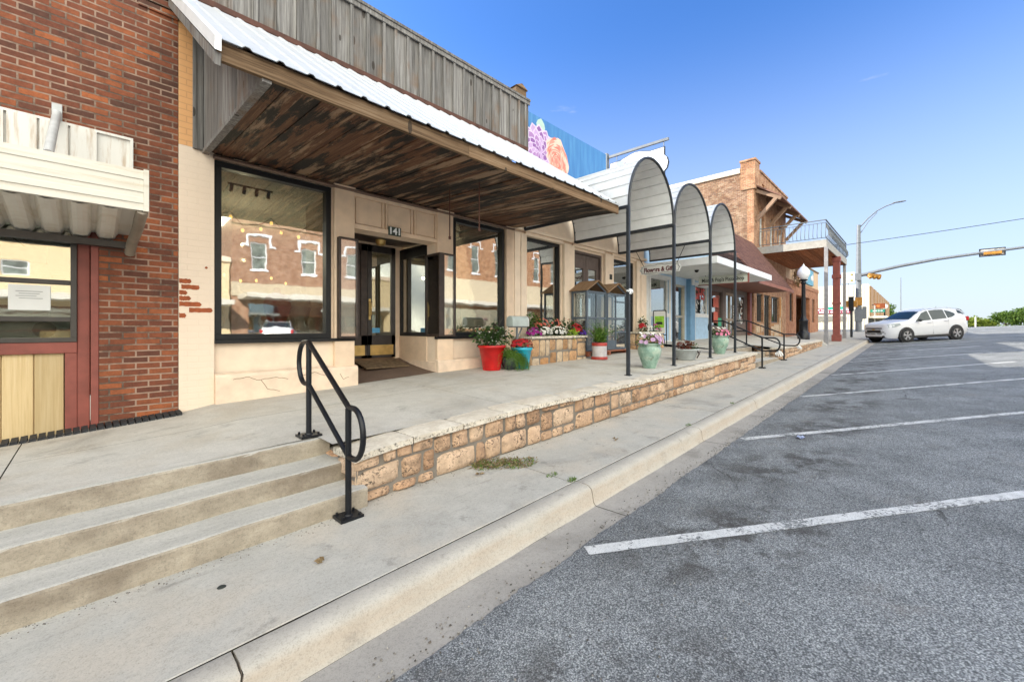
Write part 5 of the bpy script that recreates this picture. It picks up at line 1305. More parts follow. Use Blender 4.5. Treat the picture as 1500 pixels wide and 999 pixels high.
# ================================================================ signs on the near shops
sg = thing('hanging_sign', 'white shaped sign board reading Flowers & Gifts, hung on chains under the arched canopies', 'sign', (10.35, 4.75, 3.0))
def plate(y0, y1, z0, z1, x, th, mat, parent, name):
    h = (z1-z0); cy = []; L = y1-y0
    # board with notched, pointed ends
    pts = [(y0, z0+h*.5), (y0+h*.18, z0+h*.72), (y0+h*.18, z0+h*.9), (y0+h*.5, z0+h*.92), (y0+h*.6, z1), (y0+L*.38, z1), (y0+L*.44, z1+h*.12), (y0+L*.56, z1+h*.12), (y0+L*.62, z1), (y1-h*.6, z1), (y1-h*.5, z0+h*.92), (y1-h*.18, z0+h*.9), (y1-h*.18, z0+h*.72), (y1, z0+h*.5), (y1-h*.18, z0+h*.28), (y1-h*.18, z0+h*.1), (y1-h*.5, z0+h*.08), (y1-h*.6, z0), (y0+h*.6, z0), (y0+h*.5, z0+h*.08), (y0+h*.18, z0+h*.1), (y0+h*.18, z0+h*.28)]
    return build(name, MB().prism(pts, 'x', x, x+th), mat, parent)
SX = 10.33
bo = plate(4.20, 5.32, 2.80, 3.05, SX-.015, .03, M_TRIMW, sg, 'board')
plate(4.235, 5.285, 2.822, 3.03, SX-.019, .0035, M_INK, bo, 'border'); plate(4.25, 5.27, 2.832, 3.02, SX-.023, .0035, M_TRIMW, bo, 'face')
text('Flowers & Gifts', .165, (SX-.025, 4.76, 2.912), '-x', paint('dark red lettering', (.10, .015, .02), .5), bo, 'lettering', .82, .002, .006)
ch = MB(); ch.tube([(SX, 5.20, 3.03), (SX, 5.42, 3.45)], .008, 5); ch.tube([(SX, 4.32, 3.03), (SX, 4.12, 3.45)], .008, 5); build('chain', ch, M_BLACK, sg)
s2_ = thing('shop_sign', "pale green board reading Mom & Pop's Pizza Shop below the flat white canopy", 'sign', (14.8, 4.6, 3.0))
bo = build('board', MB().box(14.78, 14.82, 3.90, 5.42, 2.89, 3.165), paint('pale sage board', (.56, .58, .50), .6, .08), s2_, .003)
build('board_edge', framebox(MB(), 0, 0, 0, 0, 0, 0, 0) if 0 else MB().box(14.77, 14.83, 3.86, 3.899, 2.87, 3.19).box(14.77, 14.83, 3.899, 5.44, 2.865, 2.889), M_REDP, bo)
text("Mom & Pop's Pizza Shop", .178, (14.777, 4.66, 3.02), '-x', M_INK, bo, 'lettering', .74, .002, .0022)
hk = MB(); hk.tube([(14.8, 5.2, 3.165), (14.8, 5.2, 3.22)], .012, 5); hk.tube([(14.8, 4.1, 3.165), (14.8, 4.1, 3.22)], .012, 5); build('hook', hk, M_BLACK, s2_)
s3 = thing('blade_sign', 'white shaped sign board hanging from a long steel arm beside the blue mural', 'sign', (9.9, 5.9, 5.6))
ar = MB(); ar.bar((9.9, 6.1, 6.02), (9.9, 4.34, 6.0), .06, .06); ar.box(9.84, 9.96, 6.02, 6.16, 5.3, 6.13); ar.tube([(9.9, 5.75, 5.99), (9.9, 5.75, 5.88)], .012, 5); ar.tube([(9.9, 4.46, 5.97), (9.9, 4.46, 5.86)], .012, 5)
build('arm', ar, M_GALV, s3)
def blade(k):
    return [(5.95-k, 5.05+k), (5.95-k, 5.83-k), (5.6, 5.84-k), (5.35, 5.91-k), (5.2, 5.93-k), (5.05, 5.91-k), (4.8, 5.84-k), (4.43+k, 5.84-k), (4.43+k, 5.64), (4.36+k, 5.56), (4.33+k, 5.44), (4.36+k, 5.31), (4.43+k, 5.24), (4.43+k, 5.05+k)]
bo = build('board', MB().prism(blade(0), 'x', 9.88, 9.92), M_DKPOST, s3); fc_ = build('face', MB().prism(blade(.02), 'x', 9.872, 9.879), M_WHITE, bo)
text('O', .34, (9.868, 5.45, 5.62), '-x', paint('peach letter', (.80, .45, .28), .6), fc_, 'lettering', .8, .002, -.012)

# ================================================================ handrails
def handrail(label, x, lo, hi, H_=.80, dropv=.36, r=.021, grp=None, out=.26):
    """lo, hi: (y, z) of the two post feet; both rails end in a D-shaped loop"""
    t = thing('handrail', label, 'handrail', (x, lo[0], lo[1]), grp)
    for y, z in (lo, hi):
        build('post', MB().tube([(x, y, z), (x, y, z+H_-.01)], r*1.1, 12), M_IRON, t)
        pl = MB().box(x-.085, x+.085, y-.075, y+.075, z-.012, z+.008)
        for dx in (-.062, .062):
            for dy in (-.052, .052): pl.lathe([(.010, 0), (.010, .022)], (x+dx, y+dy, z+.004), 6)
        pl.lathe([(.034, 0), (.03, .012)], (x, y, z+.006), 12)
        build('foot_plate', pl, M_IRON, t)
    top = []; a = dropv/2
    def loop(y, z, sg):   # from top rail round to the lower rail
        L = []
        for i in range(13):
            th = math.pi/2-math.pi*i/12
            L.append((x, y+sg*(out-a*.8+a*.8*math.cos(th)) if True else 0, z+H_-a+a*math.sin(th)))
        return L
    lo_l = loop(lo[0], lo[1], -1); hi_l = loop(hi[0], hi[1], 1)
    pts = [(x, hi[0], hi[1]+H_-dropv)]+hi_l[::-1]+[(x, hi[0], hi[1]+H_)]+[(x, lo[0], lo[1]+H_)]+lo_l+[(x, lo[0], lo[1]+H_-dropv)]
    build('top_rail', MB().tube(pts, r, 12), M_IRON, t)
    build('lower_rail', MB().tube([(x, hi[0], hi[1]+H_-dropv), (x, lo[0], lo[1]+H_-dropv)], r*.92, 12), M_IRON, t)
    return t
handrail('black pipe handrail on the nearest concrete steps, rusty at its looped lower end', 1.352, (3.0, zg(1.35)+.012), (3.775, zw(1.35, 3.775)+.012), .80, .365, .0205, out=.235)
handrail('black pipe handrail by the far end of the long stone wall', 12.95, (3.06, zg(12.95)+.012), (4.05, .79), .82, .36, .021, 'handrails of the far steps', out=.42)
handrail('black pipe handrail against the start of the short low stone wall', 15.6, (3.07, zg(15.6)+.012), (4.15, .845), .82, .36, .021, 'handrails of the far steps', out=.42)
rg = MB()
for i in range(14): a = i*1.7; rg.tube([(12.95, 2.66, .80), (12.95+.06*math.cos(a), 2.66+.05*math.sin(a), .76+.03*math.sin(a*2)), (12.95+.08*math.cos(a+.6), 2.66+.09*math.sin(a+.5), .70+.05*math.cos(a))], .012, 4)
setp(build('ribbon_bow', rg, M_PAPER, org=(12.95, 2.66, .78)), 'pale ribbon tied to the lower loop of the left far handrail', 'ribbon')
rg2 = MB()
for i in range(10): a = i*1.9; rg2.tube([(15.6, 2.66, .86), (15.6+.05*math.cos(a), 2.66+.04*math.sin(a), .82), (15.6+.06*math.cos(a+.6), 2.66+.07*math.sin(a+.5), .78+.03*math.cos(a))], .011, 4)
setp(build('ribbon_bow', rg2, M_PAPER, org=(15.6, 2.66, .84)), 'pale ribbon tied to the lower loop of the right far handrail', 'ribbon')

# ================================================================ planters, pots, flowers
L_DK = leafmat('dark leaves', (.012, .035, .010), (.035, .085, .018), (.07, .14, .03)); L_MD = leafmat('mid leaves', (.025, .065, .012), (.06, .13, .025), (.12, .20, .04))
L_FERN = leafmat('fern leaves', (.04, .10, .012), (.09, .19, .02), (.16, .28, .04)); L_LIME = leafmat('lime leaves', (.22, .36, .03), (.36, .50, .05), (.45, .58, .10)); L_RED = leafmat('wine red leaves', (.07, .012, .012), (.13, .025, .02), (.16, .06, .03))
FL = {n: leafmat(n+' petals', tuple(x*.72 for x in c), c, tuple(min(.92, x*1.15) for x in c), .6) for n, c in dict(white=(.78, .76, .74), purple=(.30, .015, .22), crimson=(.45, .012, .02), coral=(.62, .15, .10), pink=(.70, .22, .36), violet=(.11, .04, .36), lilac=(.58, .38, .62), magenta=(.55, .05, .33)).items()}
def planter(label, xa, xb, y0, y1, z1, seed):
    t = thing('stone_planter', label, 'planter', ((xa+xb)/2, y1, zw(xa, y0)))
    zb = zw(xa, y0)-.06
    build('mortar_core', MB().box(xa+.02, xb-.02, y0+.012, y1, zb, z1-.06), M_MORT, t)
    st = MB(); stone_face(st, lambda s, u, d: (xa+s, y0-d, zb+u*(z1-.055-zb)), xb-xa, z1-.055-zb, seed, .14, .34, .011, .016)
    stone_face(st, lambda s, u, d: (xa-d, y1-s, zb+u*(z1-.055-zb)), y1-y0, z1-.055-zb, seed+1, .14, .34, .011, .016)
    stone_face(st, lambda s, u, d: (xb+d, y0+s, zb+u*(z1-.055-zb)), y1-y0, z1-.055-zb, seed+2, .14, .34, .011, .016)
    build('stones', st, M_STONE2, t)
    cp = MB(); x = xa-.03
    while x < xb: L = min(rnd(.42, .62), xb+.03-x); cp.box(x+.003, x+L-.003, y0-.03, y0+.16, z1-.052, z1); x += L
    cp.box(xa-.03, xa+.13, y0+.163, y1, z1-.052, z1-.002); cp.box(xb-.13, xb+.03, y0+.163, y1, z1-.052, z1-.002)
    build('cap', cp, M_CAP, t, .008)
    build('soil', MB().box(xa+.1, xb-.1, y0+.15, y1, z1-.12, z1-.03), M_SOIL, t)
    return t
planter('larger tan stone planter full of mixed flowers below the first flower shop window', 6.16, 8.04, 5.46, 6.0, 1.235, 31)
planter('smaller tan stone planter partly hidden behind the nearest canopy post', 10.95, 12.3, 5.55, 6.0, 1.30, 41)
def plant(name, label, cat, base, grp=None): return thing(name, label, cat, base, grp)
def fplant(label, c, r, leafm, fl, nl=150, nf=26, fs=.032, ls=.06, grp='flowers in the stone planters', name='flowering_plant'):
    t = plant(name, label, 'plant', (c[0], c[1], c[2]), grp)
    lm = MB(); cloud(lm, (c[0], c[1], c[2]+r[2]*.5), r, nl, ls, .2, zmin=c[2]-.03); build('leaves', lm, leafm, t)
    if fl:
        fm = MB()
        for i in range(nf):
            a, el = rnd(0, 6.28), rnd(-.1, 1.4); d = Vector((math.cos(a)*math.cos(el), math.sin(a)*math.cos(el), math.sin(el)))
            if d.y > .4: d.y = -d.y
            blossom(fm, (c[0]+d.x*r[0]*1.02, c[1]+d.y*r[1]*1.02, c[2]+r[2]*.5+d.z*r[2]*.95), fs*rnd(.75, 1.25), d+Vector((0, -.5, .2)))
        build('blossoms', fm, FL[fl], t)
    return t
Z1 = 1.225
fplant('magenta purple petunias spilling over the planter end nearest the mailbox', (6.35, 5.55, Z1), (.17, .12, .12), L_MD, 'purple', 90, 34, .036)
fplant('white flowers at the front left of the larger planter', (6.71, 5.57, Z1), (.16, .12, .13), L_DK, 'white', 90, 26, .035)
fplant('white flowers in the middle front of the larger planter', (7.15, 5.57, Z1), (.22, .12, .14), L_DK, 'white', 120, 40, .034)
fplant('coral geraniums behind the white flowers, left of the pair', (6.78, 5.72, Z1+.08), (.22, .12, .20), L_DK, 'coral', 150, 30, .03)
fplant('coral geraniums behind the white flowers, right of the pair', (7.23, 5.73, Z1+.08), (.2, .12, .20), L_DK, 'coral', 130, 22, .03)
fplant('dark leafy plant at the back right of the larger planter', (7.61, 5.70, Z1+.05), (.26, .14, .24), L_DK, 'coral', 230, 6, .025, .07)
fplant('lime green sweet potato vine in the larger planter', (7.59, 5.51, Z1), (.13, .10, .10), L_LIME, None, 60, 0, ls=.085)
fplant('deep red geraniums at the right end of the larger planter', (7.87, 5.61, Z1+.06), (.13, .10, .14), L_DK, 'crimson', 70, 34, .04)
fplant('violet flowers at the far right corner of the larger planter', (8.01, 5.53, Z1), (.07, .07, .08), L_MD, 'violet', 40, 18, .03)
lo_ = thing('potted_plant', 'small leafy plant in a white pot standing at the back of the larger planter', 'plant', (6.53, 5.75, Z1+.02))
build('pot', MB().lathe([(.07, 0), (.10, .16), (.105, .165), (.08, .15)], (6.53, 5.75, Z1-.02), 14), M_WHITE, lo_); lm = MB(); cloud(lm, (6.53, 5.74, Z1+.3), (.16, .12, .17), 130, .075, .2); build('leaves', lm, L_MD, lo_)
Z2 = 1.28
fplant('red geraniums in the smaller planter', (11.15, 5.66, Z2), (.16, .12, .18), L_DK, 'crimson', 110, 34, .036)
fplant('white and pink edged flowers in the smaller planter', (11.55, 5.66, Z2), (.22, .12, .14), L_DK, 'white', 120, 30, .038)
fplant('pink flowers at the right end of the smaller planter', (12.0, 5.64, Z2), (.2, .1, .16), L_DK, 'magenta', 90, 10, .045)
fplant('dark bush in a white pot at the back of the smaller planter', (11.6, 5.86, Z2+.18), (.2, .12, .18), L_DK, 'white', 160, 8, .03)

def potmat(name, col, rough=.25, var=.15): return paint(name, col, rough, var)
# big red pot and its shrub
PX0, PY0 = 5.18, 5.57; pz = zw(PX0, PY0)
def tap(mb, prof, c, n=28): return mb.lathe(prof, c, n)
rp_ = tap(MB(), [(.16, 0), (.165, .02), (.232, .40), (.255, .402), (.262, .445), (.25, .45), (.235, .44), (.225, .40)], (PX0, PY0, pz))
setp(build('flower_pot', rp_, potmat('glossy red glaze', (.55, .012, .012)), org=(PX0, PY0, pz)), 'large tapered bright red pot standing against the cream wall', 'pot')
sh = plant('shrub', 'dark green shrub with tiny pale flowers growing in the large red pot', 'plant', (PX0, PY0, pz+.4))
lm = MB(); cloud(lm, (PX0+.02, PY0, pz+.62), (.42, .32, .22), 900, .055, .15, .6, zmin=pz+.44); build('leaves', lm, L_DK, sh)
stm = MB()
for i in range(12): a = i*2.4; stm.tube([(PX0, PY0, pz+.38), (PX0+.2*math.cos(a), PY0+.15*math.sin(a), pz+.6), (PX0+.38*math.cos(a), PY0+.28*math.sin(a), pz+.72)], [.008, .006, .003], 4)
for i in range(4): stm.tube([(PX0+.1, PY0, pz+.7), (PX0+.02+.07*i, PY0-.05, pz+.9+.05*(i % 2))], .004, 4)
build('stems', stm, M_DKWOOD, sh)
fm = MB()
for i in range(80): a = rnd(0, 6.28); blossom(fm, (PX0+.40*math.cos(a)*rnd(.5, 1.05), PY0+.3*math.sin(a)*rnd(.5, 1.05)-.03, pz+.6+rnd(-.1, .2)), .014)
build('blossoms', fm, FL['white'], sh)
build('soil', MB().lathe([(0, 0), (.22, 0)], (PX0, PY0, pz+.42), 16, cap=False), M_SOIL, sh)
# turquoise pot
tx, ty = 5.74, 5.34; tz = zw(tx, ty)
setp(build('flower_pot', tap(MB(), [(.12, 0), (.125, .02), (.185, .34), (.20, .345), (.205, .39), (.19, .395), (.178, .36)], (tx, ty, tz)), potmat('turquoise glaze', (.02, .36, .50)), org=(tx, ty, tz)), 'turquoise glazed pot beside the left side of the larger planter', 'pot')
fplant('dusty red flowers growing in the turquoise pot', (tx, ty, tz+.37), (.21, .19, .12), L_RED, 'crimson', 130, 40, .03, .06, None)
# dark round pot with asparagus fern
dx, dy = 5.46, 5.38; dz = zw(dx, dy)
setp(build('flower_pot', tap(MB(), [(.08, 0), (.14, .06), (.16, .14), (.14, .22), (.125, .235), (.115, .22)], (dx, dy, dz)), potmat('dark slate glaze', (.03, .04, .045)), org=(dx, dy, dz)), 'small dark rounded pot nearly hidden by a feathery fern', 'pot')
fn = plant('fern', 'feathery asparagus fern trailing between the red and turquoise pots', 'plant', (dx, dy, dz+.22))
fr_ = MB()
for i in range(110): frond(fr_, (dx+rnd(-.06, .06), dy+rnd(-.06, .06), dz+.23), rnd(0, 6.28), rnd(.30, .52), rnd(.3, .8), 16, .042, 2.0)
for i in range(110): frond(fr_, (dx+.08+rnd(-.1, .1), dy-.03, dz+.25), rnd(-1.9, .3), rnd(.32, .55), rnd(.1, .55), 16, .042, 2.6)
build('fronds', fr_, L_FERN, fn)
# mailbox
mx, my = 5.82, 5.45; mz = zw(mx, my)
mb_ = thing('mailbox', 'grey metal mailbox on a pipe stand in front of the cream pilaster', 'mailbox', (mx, my, mz))
bm_ = MB(); pr = [(-.085, 0), (-.085, .11)]+[(-.085*math.cos(math.pi*i/10), .11+.085*math.sin(math.pi*i/10)) for i in range(1, 10)]+[(.085, .11), (.085, 0)]
bm_.prism([(my+p[0]-.02, 1.43+p[1]) for p in pr], 'x', 5.50, 5.93)
build('box', bm_, paint('grey mailbox', (.40, .45, .43), .45, .12), mb_, .006)
build('door', MB().prism([(my+p[0]*1.04-.02, 1.428+p[1]*1.03) for p in pr], 'x', 5.931, 5.945), M_TRIMW, mb_)
stn = MB(); stn.tube([(5.74, my, mz), (5.72, my, 1.25), (5.72, my, 1.43)], .022, 8); stn.tube([(5.72, my, 1.2), (5.86, my, 1.40)], .014, 6); stn.box(5.52, 5.91, my-.08, my+.05, 1.41, 1.429)
build('stand', stn, M_GALV, mb_)
# red and white bucket with fern
bx, by = 8.12, 5.16; bz = zw(bx, by)
bk = thing('bucket', 'round white can with red painted top and foot standing right of the larger planter', 'bucket', (bx, by, bz))
build('can', tap(MB(), [(.165, .06), (.165, .30)], (bx, by, bz), 24), paint('weathered white can', (.50, .47, .48), .6, .15, wear=.60, wcol=(.35, .22, .2)), bk)
build('red_band', tap(MB(), [(.18, 0), (.185, .03), (.17, .062)], (bx, by, bz), 24).lathe([(.166, .30), (.172, .31), (.172, .37), (.15, .372)], (bx, by, bz), 24), paint('worn red paint', (.38, .04, .03), .5, .2), bk)
fn = plant('fern', 'bright upright fern growing from the red and white can', 'plant', (bx, by, bz+.37))
fr_ = MB()
for i in range(70): frond(fr_, (bx+rnd(-.09, .09), by+rnd(-.09, .09), bz+.36), rnd(0, 6.28), rnd(.35, .62), rnd(.62, .9), 15, .06, .9)
build('fronds', fr_, L_FERN, fn)
# twin gabled plant cabinet
gx0, gx1, gy0, gy1 = 8.72, 10.55, 5.62, 6.0
gc = thing('plant_cabinet', 'grey framed glazed plant cabinet with two gabled roofs before the brown double doors', 'cabinet', (9.05, 5.7, zw(9.05, 5.7)))
M_GREYBL = paint('blue grey cabinet paint', (.085, .108, .135), .5, .12); M_TANROOF = planks('tan cabinet roof', (.17, .10, .055), (.28, .175, .10), (.36, .24, .145), (4, 30, 4))
gy0 = 5.5; gy1 = 5.94; gz = zw(9.1, 5.6)+.12
gx = [8.12, 8.98, 9.02, 9.98]
fr = MB()
for k in (0, 2):
    a, b = gx[k], gx[k+1]
    for x in (a, b-.045): fr.box(x, x+.045, gy0, gy0+.045, gz, 2.28); fr.box(x, x+.045, gy1-.045, gy1, gz, 2.28)
    for z in (gz, 1.62, 2.235): fr.box(a+.045, b-.045, gy0, gy0+.045, z, z+.045); fr.box(a+.045, b-.045, gy1-.045, gy1, z, z+.045); fr.box(a, a+.045, gy0+.045, gy1-.045, z, z+.045); fr.box(b-.045, b, gy0+.045, gy1-.045, z, z+.045)
    mx_ = (a+b)/2
    for y in (gy0+.02, gy1-.02): fr.bar((a, y, 2.28), (mx_, y, 2.50), .035); fr.bar((b, y, 2.28), (mx_, y, 2.50), .035)
    fr.bar((a+.05, gy0+.3, 1.3), (a+.05, gy0+.6, 1.6), .025); fr.bar((b-.06, gy0+.3, 1.3), (b-.06, gy0+.6, 1.6), .025)
fr.box(8.53, 8.565, gy0+.005, gy0+.04, gz+.045, 2.235); fr.box(9.42, 9.46, gy0+.005, gy0+.04, gz+.045, 2.235); fr.box(9.46, 9.93, gy0+.005, gy0+.04, gz+.42, gz+.46)
build('frame', fr, M_GREYBL, gc, .003)
rfm = MB()
for k in (0, 2):
    a, b = gx[k]-.05, gx[k+1]+.05; mx_ = (a+b)/2
    for p, q in (((a, 2.27), (mx_, 2.53)), ((b, 2.27), (mx_, 2.53))):
        rfm.hexa([(p[0], gy0-.06, p[1]), (q[0], gy0-.06, q[1]), (q[0], gy1+.06, q[1]), (p[0], gy1+.06, p[1]), (p[0], gy0-.06, p[1]+.018), (q[0], gy0-.06, q[1]+.018), (q[0], gy1+.06, q[1]+.018), (p[0], gy1+.06, p[1]+.018)])
build('roof', rfm, M_TANROOF, gc)
gp = MB()
for k in (0, 2): gp.box(gx[k]+.04, gx[k+1]-.04, gy0+.018, gy0+.022, gz+.04, 2.24); gp.box(gx[k]+.018, gx[k]+.022, gy0+.04, gy1-.04, gz+.04, 2.24)
build('pane', gp, glassmat('cabinet glass', .05, (.93, .95, .94), .12), gc)
shf = MB()
for k in (0, 2):
    for z in (1.16, 1.66): shf.box(gx[k]+.05, gx[k+1]-.05, gy0+.2, gy1-.05, z, z+.02)
build('shelf', shf, M_FASC, gc)
build('lower_panel', MB().box(9.07, 9.42, gy0+.01, gy0+.03, gz+.05, 1.10).box(8.17, 8.53, gy0+.01, gy0+.03, gz+.05, 1.0), M_GREYBL, gc)
fplant('white flowers inside the gabled cabinet', (9.68, 5.7, 1.18), (.18, .12, .22), L_MD, 'white', 90, 16, .03, .06, None)
pal = MB(); zb = zw(9.1, 5.6)
for i in range(4): pal.box(8.1, 10.02, 5.44+i*.135, 5.55+i*.135, zb+.085, zb+.11)
for x in (8.12, 9.0, 9.93): pal.box(x, x+.08, 5.44, 5.955, zb, zb+.084)
setp(build('pallet', pal, paint('red brown pallet', (.30, .10, .05), .7, .2), org=(9.1, 5.6, zb)), 'low red brown wooden pallet under the gabled plant cabinet', 'pallet')
# easel sign
ex, ey = 12.45, 5.74; ez = zw(ex, ey)
es = thing('easel_sign', 'black metal easel holding a bright green poster in front of the pale blue shop', 'sign', (ex, ey, ez))
f = MB(); f.tube([(ex, ey+.22, ez), (ex, ey+.20, 1.95)], .017, 6); f.tube([(ex, ey-.22, ez), (ex, ey-.20, 1.95)], .017, 6); f.tube([(ex, ey+.2, 1.95), (ex, ey-.2, 1.95)], .017, 6); f.tube([(ex-.03, ey+.21, 1.2), (ex-.03, ey-.21, 1.2)], .017, 6); f.tube([(ex, ey, 1.9), (ex+.4, ey, ez)], .015, 6)
build('frame', f, M_BLACK, es); po = build('poster', MB().box(ex-.03, ex-.015, ey-.175, ey+.175, 1.26, 1.93), M_PAPER, es)
build('poster_print', MB().box(ex-.034, ex-.0305, ey-.15, ey+.15, 1.42, 1.78), paint('lime print', (.30, .60, .05), .6, .25, scale=12), po)
build('poster_print', MB().box(ex-.038, ex-.0345, ey-.1, ey+.1, 1.52, 1.6), M_INK, po)
# green glazed urns
def urn(label, x, y, grp='green glazed urns'):
    z = zw(x, y)
    u = setp(build('urn', tap(MB(), [(.12, 0), (.125, .02), (.15, .10), (.205, .25), (.222, .33), (.215, .39), (.195, .42), (.21, .445), (.222, .46), (.222, .475), (.20, .48), (.18, .44)], (x, y, z), 32), M_URN, org=(x, y, z)), label, 'urn', grp)
    return z
def urn_mat():
    t = NT('celadon glaze'); v = t.obj(); n = t.noise(v, 6, 6, .7)
    c = t.ramp(n, [(.3, (.10, .19, .15)), (.5, (.24, .36, .29)), (.66, (.40, .48, .39)), (.8, (.52, .50, .38))])
    c = t.mix(sstep(t, t.noise(t.mapv(v, (1, 1, 1), (2, 5, 1)), 4, 6, .7), .58, .66), c, (.13, .06, .035))
    return t.fin(c, .28, n, .01, .5)
M_URN = urn_mat()
z = urn('green glazed urn with white and lilac flowers beside the nearest canopy post', 7.62, 3.72)
fplant('white and lilac petunias growing in the nearer green urn', (7.62, 3.72, z+.44), (.27, .24, .14), L_MD, 'lilac', 260, 40, .038, .06, None); 
fm = MB()
for i in range(30): a = rnd(0, 6.28); blossom(fm, (7.62+.25*math.cos(a)*rnd(.2, 1), 3.72+.2*math.sin(a)*rnd(.2, 1), z+.58+rnd(0, .1)), .036, (rnd(-.4, .4), -.6, .7))
build('blossoms', fm, FL['white'], [o for o in bpy.data.objects if o.get('label', '').startswith('white and lilac petunias')][0])
z = urn('green glazed urn with pink flowers, near the far end of the stone wall', 11.6, 3.72)
fplant('white and pink petunias growing in the farther green urn', (11.6, 3.72, z+.44), (.26, .24, .14), L_MD, 'pink', 240, 34, .04, .06, None)
fm = MB()
for i in range(26): a = rnd(0, 6.28); blossom(fm, (11.55+.2*math.cos(a)*rnd(.2, 1), 3.72+.2*math.sin(a)*rnd(.2, 1), z+.60+rnd(0, .08)), .038, (rnd(-.4, .4), -.6, .7))
build('blossoms', fm, FL['white'], [o for o in bpy.data.objects if o.get('label', '').startswith('white and pink petunias')][0])
wx, wy = 9.52, 3.78; z = zw(wx, wy)
setp(build('planter_bowl', tap(MB(), [(.17, 0), (.20, .03), (.275, .22), (.29, .225), (.29, .25), (.26, .25), (.24, .2)], (wx, wy, z), 28), paint('grey stone bowl', (.40, .43, .43), .6, .15), org=(wx, wy, z)), 'wide grey bowl planter between the two green urns', 'planter')
t_ = fplant('wine red foliage plant with trailing grey stems in the grey bowl', (wx-.06, wy, z+.23), (.24, .2, .14), L_RED, None, 240, 0, ls=.07, grp=None, name='foliage_plant')
fr_ = MB(); cloud(fr_, (wx+.16, wy-.05, z+.30), (.2, .15, .12), 90, .05, .2); build('trailing_leaves', fr_, L_MD, t_)
tw = MB().tube([(wx-.03, wy-.26, z+.24), (wx+.03, wy-.29, z+.14), (wx+.0, wy-.25, z+.05)], .016, 5).tube([(wx+.02, wy-.29, z+.15), (wx+.12, wy-.28, z+.2)], .012, 5); build('twig', tw, M_DKWOOD, t_)

# ================================================================ door mat, weeds, litter
rmx = MB().hexa([(3.30, 6.62, .705), (4.12, 6.62, .705), (4.12, 7.12, .795), (3.30, 7.12, .795), (3.30, 6.62, .722), (4.12, 6.62, .722), (4.12, 7.12, .812), (3.30, 7.12, .812)])
setp(build('door_mat', rmx, paint('worn brown mat', (.17, .115, .065), .95, .35, scale=14), org=(3.7, 6.9, .76)), 'worn brown door mat on the sloping floor of the entry numbered 141', 'door mat')
L_GRASS = leafmat('weed blades', (.06, .12, .02), (.11, .20, .03), (.20, .26, .06)); L_DRY = leafmat('dry weed', (.16, .10, .05), (.25, .17, .09), (.33, .25, .14))
def weeds(label, spots, mats, grp='weeds in the pavement joints'):
    x0, y0 = spots[0][0], spots[0][1]
    t = thing('weed', label, 'weed', (x0, y0, zg(x0)), grp)
    for mi, mt in enumerate(mats):
        mb = MB()
        for (x, y, r, n, h) in spots:
            for i in range(n if mi == 0 else int(n*1.3)):
                a = rnd(0, 6.28); rr = r*math.sqrt(random.random()); px, py = x+rr*math.cos(a)*1.5, y+rr*math.sin(a)*.8
                if mi == 0: leaf(mb, (px, py, zg(px)), (rnd(-.7, .7), rnd(-.7, .7), rnd(.5, 1)), h*rnd(.5, 1.2), .18, .1)
                else: leaf(mb, (px, py, zg(px)+rnd(.003, .03)), (rnd(-1, 1), rnd(-1, 1), rnd(-.1, .35)), h*rnd(.6, 1.4), .16, .02)
        build('blades' if mi == 0 else 'dry_stalks', mb, mt, t)
    return t
weeds('patch of dry weeds and grass at the foot of the long stone wall', [(2.80, 3.02, .13, 130, .05), (2.92, 2.91, .12, 120, .05), (3.03, 2.80, .12, 110, .05), (2.72, 3.08, .07, 60, .06)], [L_GRASS, L_DRY])
weeds('small green weed where the pavement joint meets the kerb crack', [(3.0, 2.19, .04, 70, .035)], [L_GRASS])
weeds('little green sprouts in the sidewalk joint between the wall and the kerb', [(2.985, 2.40, .05, 70, .03)], [L_GRASS])
for i, (x, lab) in enumerate(((5.55, 'tiny tuft of green in the kerb joint, nearer of two'), (7.4, 'tiny tuft of green in the kerb joint, farther of two'))): weeds(lab, [(x, 2.17, .04, 40, .03)], [L_GRASS])
weeds('tiny green sprig growing behind the wall cap', [(4.9, 3.5, .03, 20, .04)], [L_GRASS])
dl = [(1.0, 2.55, 'dry brown leaf lying on the sidewalk in front of the steps'), (2.55, 2.9, 'small tan leaf by the foot of the stone wall'), (4.35, 2.55, 'dark dry leaf on the sidewalk beyond the weeds')]
for x, y, lab in dl:
    mb = MB(); zc = zg(x)+.006
    for k in range(4): leaf(mb, (x+rnd(-.015, .015), y+rnd(-.015, .015), zc+.004*k), (rnd(-1, 1), rnd(-1, 1), .15), .055, .45, .05)
    setp(build('dead_leaf', mb, L_DRY, org=(x, y, zc)), lab, 'leaf', 'fallen leaves')
x, y = 6.25, 1.05; z = zr(x, y)+.01
cr = MB(); 
for k in range(7): a = k*.9; cr.add([(x, y, z+.02), (x+.07*math.cos(a), y+.05*math.sin(a), z+.005+.02*(k % 2)), (x+.06*math.cos(a+.8), y+.05*math.sin(a+.8), z+.025*((k+1) % 2)+.003)], [(0, 1, 2)])
setp(build('litter', cr, paint('blue and white wrapper', (.42, .48, .72), .4, .5, scale=30), org=(x, y, z)), 'crumpled blue and white wrapper on the second parking line', 'litter')
x, y = .52, 2.72; setp(build('gum_spot', MB().lathe([(.022, 0), (.018, .003)], (x, y, zg(x)+.001), 12), M_INK, org=(x, y, zg(x))), 'flat black gum spot on the near sidewalk', 'gum spot')

